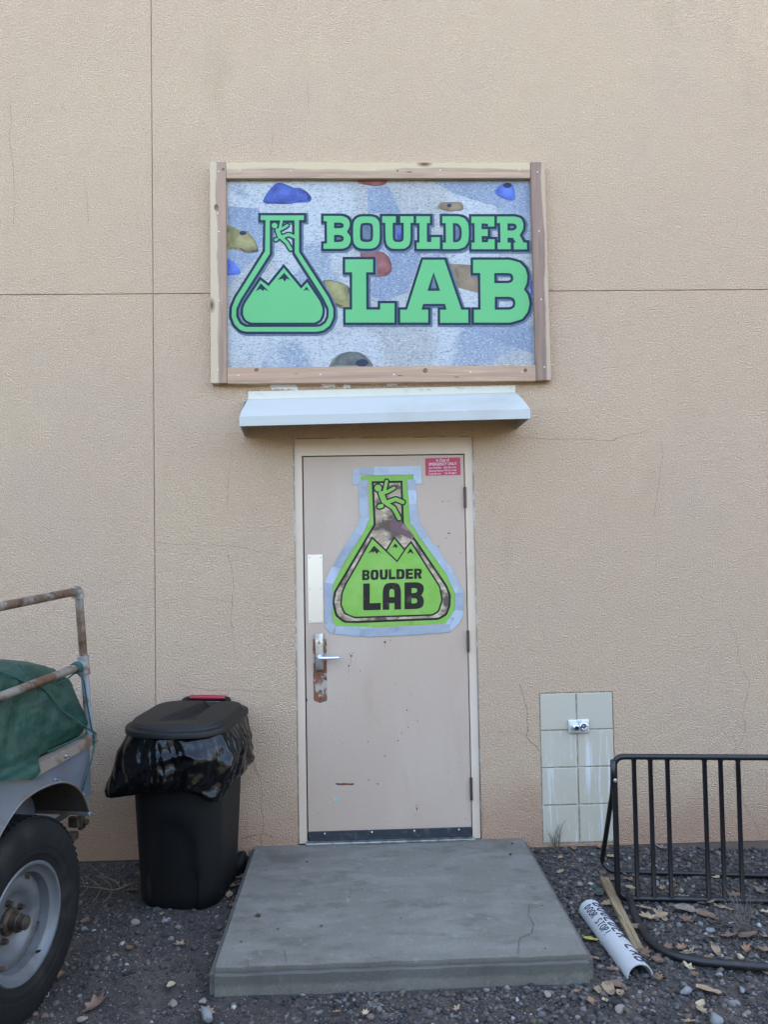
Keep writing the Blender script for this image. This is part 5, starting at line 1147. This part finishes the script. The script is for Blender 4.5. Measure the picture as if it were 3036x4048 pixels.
# ------------------------------------------------------------------ loose stones, leaves, twigs
def stone(p, r, m, label, sq=.6):
    Tv, Tf = ico(3); q = Tv.copy()
    for _ in range(6):
        ax_ = rng.normal(size=3); ax_ /= np.linalg.norm(ax_); q -= np.outer(np.maximum(0, q @ ax_ - rng.uniform(.45, .8)), ax_)
    q = q * np.array([1, .75, sq]) * r; a = rng.uniform(0, 6.28); ca, sa = math.cos(a), math.sin(a); q = q @ np.array([[ca, -sa, 0], [sa, ca, 0], [0, 0, 1]]).T
    tag(obj('loose_stone', [Vector(v) + p + Vector((0, 0, r * sq * .45)) for v in q], Tf.tolist(), m, auto=40), label, 'stone', 'larger loose stones on the gravel')
for z, u, v, r, m, lb_ in ((zl, 1505, 1330, .042, 'rock', 'pale blue grey angular rock at the bottom edge left of the step'), (zl, 985, 642, .026, 'rock2', 'flat pinkish stone on the dirt in front of the bin'), (zl, 1200, 628, .018, 'rock', 'small pale blue stone just below the bin'), (zl, 615, 687, .016, 'rock', 'pale stone near the tyre edge'),
    (zl, 1255, 1235, .022, 'rock2', 'long pale stone left of the step corner'), (zl, 1475, 1220, .018, 'rock2', 'tan stone closest to the front left corner of the step'), (zl, 330, 1170, .02, 'rock', 'pale stone beside the bottom of the tyre'), (zl, 600, 1345, .02, 'rock2', 'pinkish stone at the bottom edge under the tyre'),
    (zg, 1012, 1232, .027, 'rock', 'smooth oval grey stone in front of the half pipe'), (zg, 500, 1378, .025, 'rock2', 'tan stone low in front of the step corner'), (zg, 1250, 1462, .034, 'rock', 'large grey stone at the bottom edge on the right'), (zg, 178, 392, .02, 'rock2', 'pinkish white stone between step and half pipe'), (zg, 1275, 1105, .02, 'rock', 'flat grey stone right of the smooth oval one'), (zg, 1455, 1222, .018, 'rock', 'pale stone right of the big orange leaf'), (zg, 1210, 750, .022, 'rock', 'light grey stone inside the rack ground loop'), (zs, 1410, 125, .030, 'rock2', 'rounded stone against the wall by the back corner of the step'), (zs, 1415, 700, .02, 'rock2', 'white stone in front of the step at its right end')):
    p = z(u, v, z=GZ + .01); stone(p, r, M[m], lb_)
LS = []
def leafshape(lobes, deep, stem=.25):
    P = []
    n = lobes * 4
    for k in range(n + 1):
        t = k / n; a = math.pi * (t * 2 - 1) * .93
        r = 1 - deep * (.5 - .5 * math.cos(2 * math.pi * t * lobes)) - .18 * abs(t - .5)
        P.append(Vector((r * math.cos(a), .62 * r * math.sin(a))))
    return P
for lobes, deep in ((5, .45), (7, .35), (3, .15), (1, .05)): LS.append(leafshape(lobes, deep))
def leaf(p, size, kind, colour, label, group=True, rz=None, curl=None):
    P = LS[kind]; n = len(P); rz = random.uniform(0, 6.28) if rz is None else rz; curl = random.uniform(.15, .7) if curl is None else curl
    tx, ty = random.uniform(-.45, .45), random.uniform(-.45, .45); size *= 1.1
    V = []
    for f in (0, .4, .75, 1.0):
        for q in (P if f else P[:1]):
            x, y = q.x * f, q.y * f; h = curl * (y * y * 1.5 + .45 * x * x) + .10 * mnoise.noise((x * 3 + rz, y * 3, rz)) + tx * x * .5 + ty * y * .5
            V.append(Vector((x, y, h)))
    F = []
    for i in range(n): F.append([0, 1 + i, 1 + (i + 1) % n])
    for r in range(2):
        for i in range(n): F.append([1 + r * n + i, 1 + (r + 1) * n + i, 1 + (r + 1) * n + (i + 1) % n, 1 + r * n + (i + 1) % n])
    nb = len(V); s = .03                     # stem
    V += [Vector((-.35, -.03, .05)), Vector((-.35, .03, .05)), Vector((-1.15, .0, .12))]; F.append([nb, nb + 1, nb + 2])
    lo = min(v.z for v in V); Rm = Matrix.Rotation(rz, 3, 'Z')
    W = [p + (Rm @ v) * size - Vector((0, 0, lo * size)) for v in V]
    o = obj('fallen_leaf', W, F, M['leaf_' + colour], smooth=True); tag(o, label, 'leaf', 'fallen leaves on the gravel' if group else None)
def G(z, u, v): p = z(u, v, z=GZ + .012); p.z = gz(p.x, p.y) + .010; return p
ORD = 'first second third fourth fifth sixth seventh eighth ninth tenth eleventh twelfth thirteenth fourteenth fifteenth sixteenth seventeenth eighteenth nineteenth twentieth'.split()
def zone(z, L, where, kinds):
    L = [(z, *q) for q in L]; order = sorted(range(len(L)), key=lambda i: G(z, L[i][1], L[i][2]).x)
    for i, (z, u, v, s, c) in enumerate(L):
        leaf(G(z, u, v), s, random.choice(kinds), c, '%s dry leaf %s, %s from the left' % (c, where, ORD[order.index(i)]))
SP = [(zg, 270, 808, .033, 2, 'yellow', 'bright yellow leaf between the step and the half pipe'), (zg, 320, 447, .042, 2, 'green', 'dark green leaf beside the top of the wooden stake'), (zg, 838, 918, .030, 2, 'orange', 'orange leaf on the tube of the rack ground loop'), (zg, 1195, 1222, .05, 2, 'tan', 'large orange tan leaf right of the smooth oval stone'),
      (zl, 1245, 1092, .024, 2, 'pale', 'pale tan leaf on the dirt left of the step'), (zl, 425, 1030, .032, 2, 'orange', 'curled orange brown leaf against the tyre'), (zl, 690, 1240, .05, 1, 'brown', 'long brown oak leaf on the dirt by the tyre'), (zl, 840, 880, .022, 1, 'tan', 'small yellow brown leaf in the middle of the bare dirt'), (zl, 1180, 572, .018, 3, 'tan', 'tiny tan leaf at the foot of the bin'), (zl, 620, 620, .03, 1, 'brown', 'brown leaf right of the tyre at hub height'), (zl, 945, 835, .022, 3, 'brown', 'small brown leaf right of the yellow brown one on the dirt'), (zl, 955, 400, .035, 1, 'brown', 'brown leaf against the left side of the bin base'), (zl, 1310, 795, .03, 0, 'tan', 'curled oak leaf halfway between bin and step corner'),
      (zl, 1510, 1280, .035, 1, 'tan', 'tan leaf behind the pale blue grey rock at the bottom edge'), (zg, 410, 535, .038, 1, 'tan', 'tan leaf between half pipe top and wooden stake'), (zg, 140, 150, .030, 2, 'orange', 'orange leaf under the tiled panel'), (zg, 30, 300, .026, 1, 'tan', 'tan leaf near the back right corner of the step'), (zg, 800, 1125, .034, 1, 'orange', 'orange leaf in front of the half pipe mouth'), (zg, 410, 1225, .036, 2, 'tan', 'tan leaf in front of the step right corner'), (zg, 310, 960, .024, 2, 'orange', 'orange leaf beside the step right edge'), (zg, 1035, 1035, .03, 0, 'pale', 'pale star shaped leaf under the front loop tube'), (zg, 1130, 1340, .03, 3, 'pale', 'small curled pale leaf below the large orange tan one'), (zg, 1640, 1060, .04, 2, 'orange', 'orange leaf under the loop tube at the right edge')]
for z, u, v, s, k, c, lb_ in SP: leaf(G(z, u, v), s, k, c, lb_, False)
zone(zg, ((590, 410, .032, 'tan'), (830, 410, .03, 'tan'), (1000, 490, .035, 'tan'), (1410, 470, .04, 'brown'), (1600, 440, .045, 'grey'), (570, 350, .035, 'brown'), (440, 350, .03, 'brown'), (820, 130, .035, 'grey'), (440, 205, .034, 'tan'), (1590, 220, .026, 'brown'), (1240, 330, .028, 'pale'), (360, 300, .03, 'brown'), (260, 560, .034, 'brown'), (410, 115, .03, 'orange'), (330, 140, .024, 'orange'), (30, 210, .022, 'tan')), 'behind the bike rack front panel', (0, 1, 2))
zone(zg, ((720, 650, .045, 'tan'), (820, 630, .05, 'tan'), (1010, 590, .055, 'grey'), (1020, 660, .04, 'brown'), (1180, 540, .045, 'grey'), (1310, 580, .05, 'tan'), (1170, 630, .045, 'brown'), (690, 575, .04, 'tan'), (1640, 610, .03, 'pale'), (880, 870, .032, 'brown'), (980, 880, .036, 'orange'), (1255, 915, .03, 'tan'), (1490, 900, .035, 'orange'), (1640, 800, .028, 'orange'), (1640, 910, .034, 'brown'), (1500, 800, .045, 'brown'), (1350, 800, .04, 'brown'), (1215, 800, .025, 'orange'), (1190, 965, .028, 'orange'), (1245, 660, .03, 'brown')), 'inside the rack ground loop', (0, 0, 1, 2))
zone(zg, ((450, 1050, .03, 'brown'), (790, 975, .032, 'brown'), (620, 730, .03, 'brown'), (515, 505, .028, 'brown'), (330, 1215, .03, 'tan'), (270, 1300, .022, 'orange'), (150, 1225, .022, 'orange'), (500, 1255, .026, 'tan'), (380, 1305, .02, 'pale'), (480, 1190, .03, 'brown'), (1080, 1090, .024, 'brown'), (1140, 1380, .024, 'tan'), (1030, 1470, .026, 'tan'), (700, 915, .035, 'brown')), 'on the gravel around the half pipe', (0, 1, 2, 3))
zone(zs, ((600, 1200, .02, 'tan'), (1050, 745, .02, 'tan'), (565, 765, .018, 'orange'), (680, 770, .02, 'pale')), 'on the gravel in front of the step', (0, 1, 2, 3))
zone(zs, ((150, 260, .035, 'brown'), (170, 230, .035, 'brown'), (130, 290, .03, 'tan'), (145, 330, .03, 'brown')), 'caught between the bin and the step', (0, 1, 2))
# twigs
def plant(name, base, n, ln, spread, r, label, cat, m, flat=0, seed=0, dirs=None):
    random.seed(seed); t = []
    for i in range(n):
        a = random.uniform(0, 6.28); e = random.uniform(.25, 1.2) if not flat else random.uniform(.02, .2)
        d = Vector((math.cos(a) * math.cos(e), math.sin(a) * math.cos(e), math.sin(e)))
        if dirs: d = (Vector(dirs) + d * spread).normalized()
        p = Vector(base) + Vector((random.uniform(-1, 1), random.uniform(-1, 1), 0)) * .015; P = [p]; L = ln * random.uniform(.5, 1)
        for k in range(5): d = (d + Vector((random.uniform(-.25, .25), random.uniform(-.25, .25), random.uniform(-.2, .15)))).normalized(); p = p + d * L / 5; p.z = max(p.z, GZ + .015); P.append(p)
        t.append(tube(P, [r, r * .9, r * .8, r * .6, r * .4, r * .25], 5))
        for q in (P[2], P[3]):
            d2 = (d + Vector((random.uniform(-.9, .9), random.uniform(-.9, .9), random.uniform(-.3, .4)))).normalized(); t.append(tube([q, q + d2 * L * .18, q + d2 * L * .3 + Vector((0, 0, -.004))], [r * .6, r * .4, r * .25], 4))
    tag(obj(name, *join(*t), m, smooth=True), label, cat)
b0 = zl(740, 385, z=GZ + .035); b1 = zl(1000, 330, z=GZ + .06); b2 = zl(575, 370, z=GZ + .03)
t = [tube([b1, zl(880, 385, z=GZ + .05), zl(820, 400, z=GZ + .04), b0, zl(670, 378, z=GZ + .04), b2], [.0035, .0035, .003, .003, .002, .0015], 6)]
for P in ([(740, 385), (700, 460), (670, 488)], [(820, 400), (800, 440), (760, 485)], [(880, 385), (840, 330), (760, 300), (660, 220)], [(820, 400), (800, 350), (740, 310)], [(640, 380), (600, 430), (570, 445)], [(880, 385), (850, 340), (780, 310), (700, 300)], [(740, 385), (690, 340), (620, 300)], [(620, 375), (600, 320), (570, 290)]):
    t.append(tube([zl(*q, z=GZ + .04 + .02 * i) for i, q in enumerate(P)], [.0022, .0018, .0014, .001][:len(P)], 5))
tag(obj('dry_branch', *join(*t), M['twig'], smooth=True), 'pale dry branch lying between the tyre and the bin', 'branch')
wb = zt(455, 2040, y=-.02)
plant('dead_weed', (wb.x, -.02, GZ + .03), 12, .20, .18, .0016, 'dead weed growing up against the lower left tile', 'weed', M['weed'], dirs=(-.28, .05, 1), seed=3)
p = G(zg, 940, 520); plant('uprooted_weed', p + Vector((0, .03, .02)), 9, .10, .9, .0022, 'small uprooted dry weed on the bottom bar of the rack', 'weed', M['twig'], seed=5)
p = G(zg, 1480, 760); plant('dry_grass_tuft', p, 34, .24, .8, .0011, 'grey dry grass tuft inside the rack ground loop', 'weed', M['weed'], dirs=(-.4, .3, .35), seed=8)
p = G(zg, 1050, 910); plant('straw_tuft', p, 14, .07, .9, .0012, 'little clump of yellow straw by the loop tube', 'straw', M['leaf_pale'], flat=1, seed=11)
p = G(zg, 1440, 955); stone(p, .022, M['leaf_pale'], 'cream coloured lump beside the dry grass tuft', .6)
for i, (u, v) in enumerate(((60, 90), (20, 60), (250, 110))):
    p = G(zg, u, v); plant('dry_grass_tuft', p, 9, .07, .9, .0011, ('dry grass stalks at the wall beside the step', 'dry grass stalks right at the step back corner', 'dry grass stalks below the right hand tiles')[i], 'weed', M['weed'], flat=1, seed=20 + i)
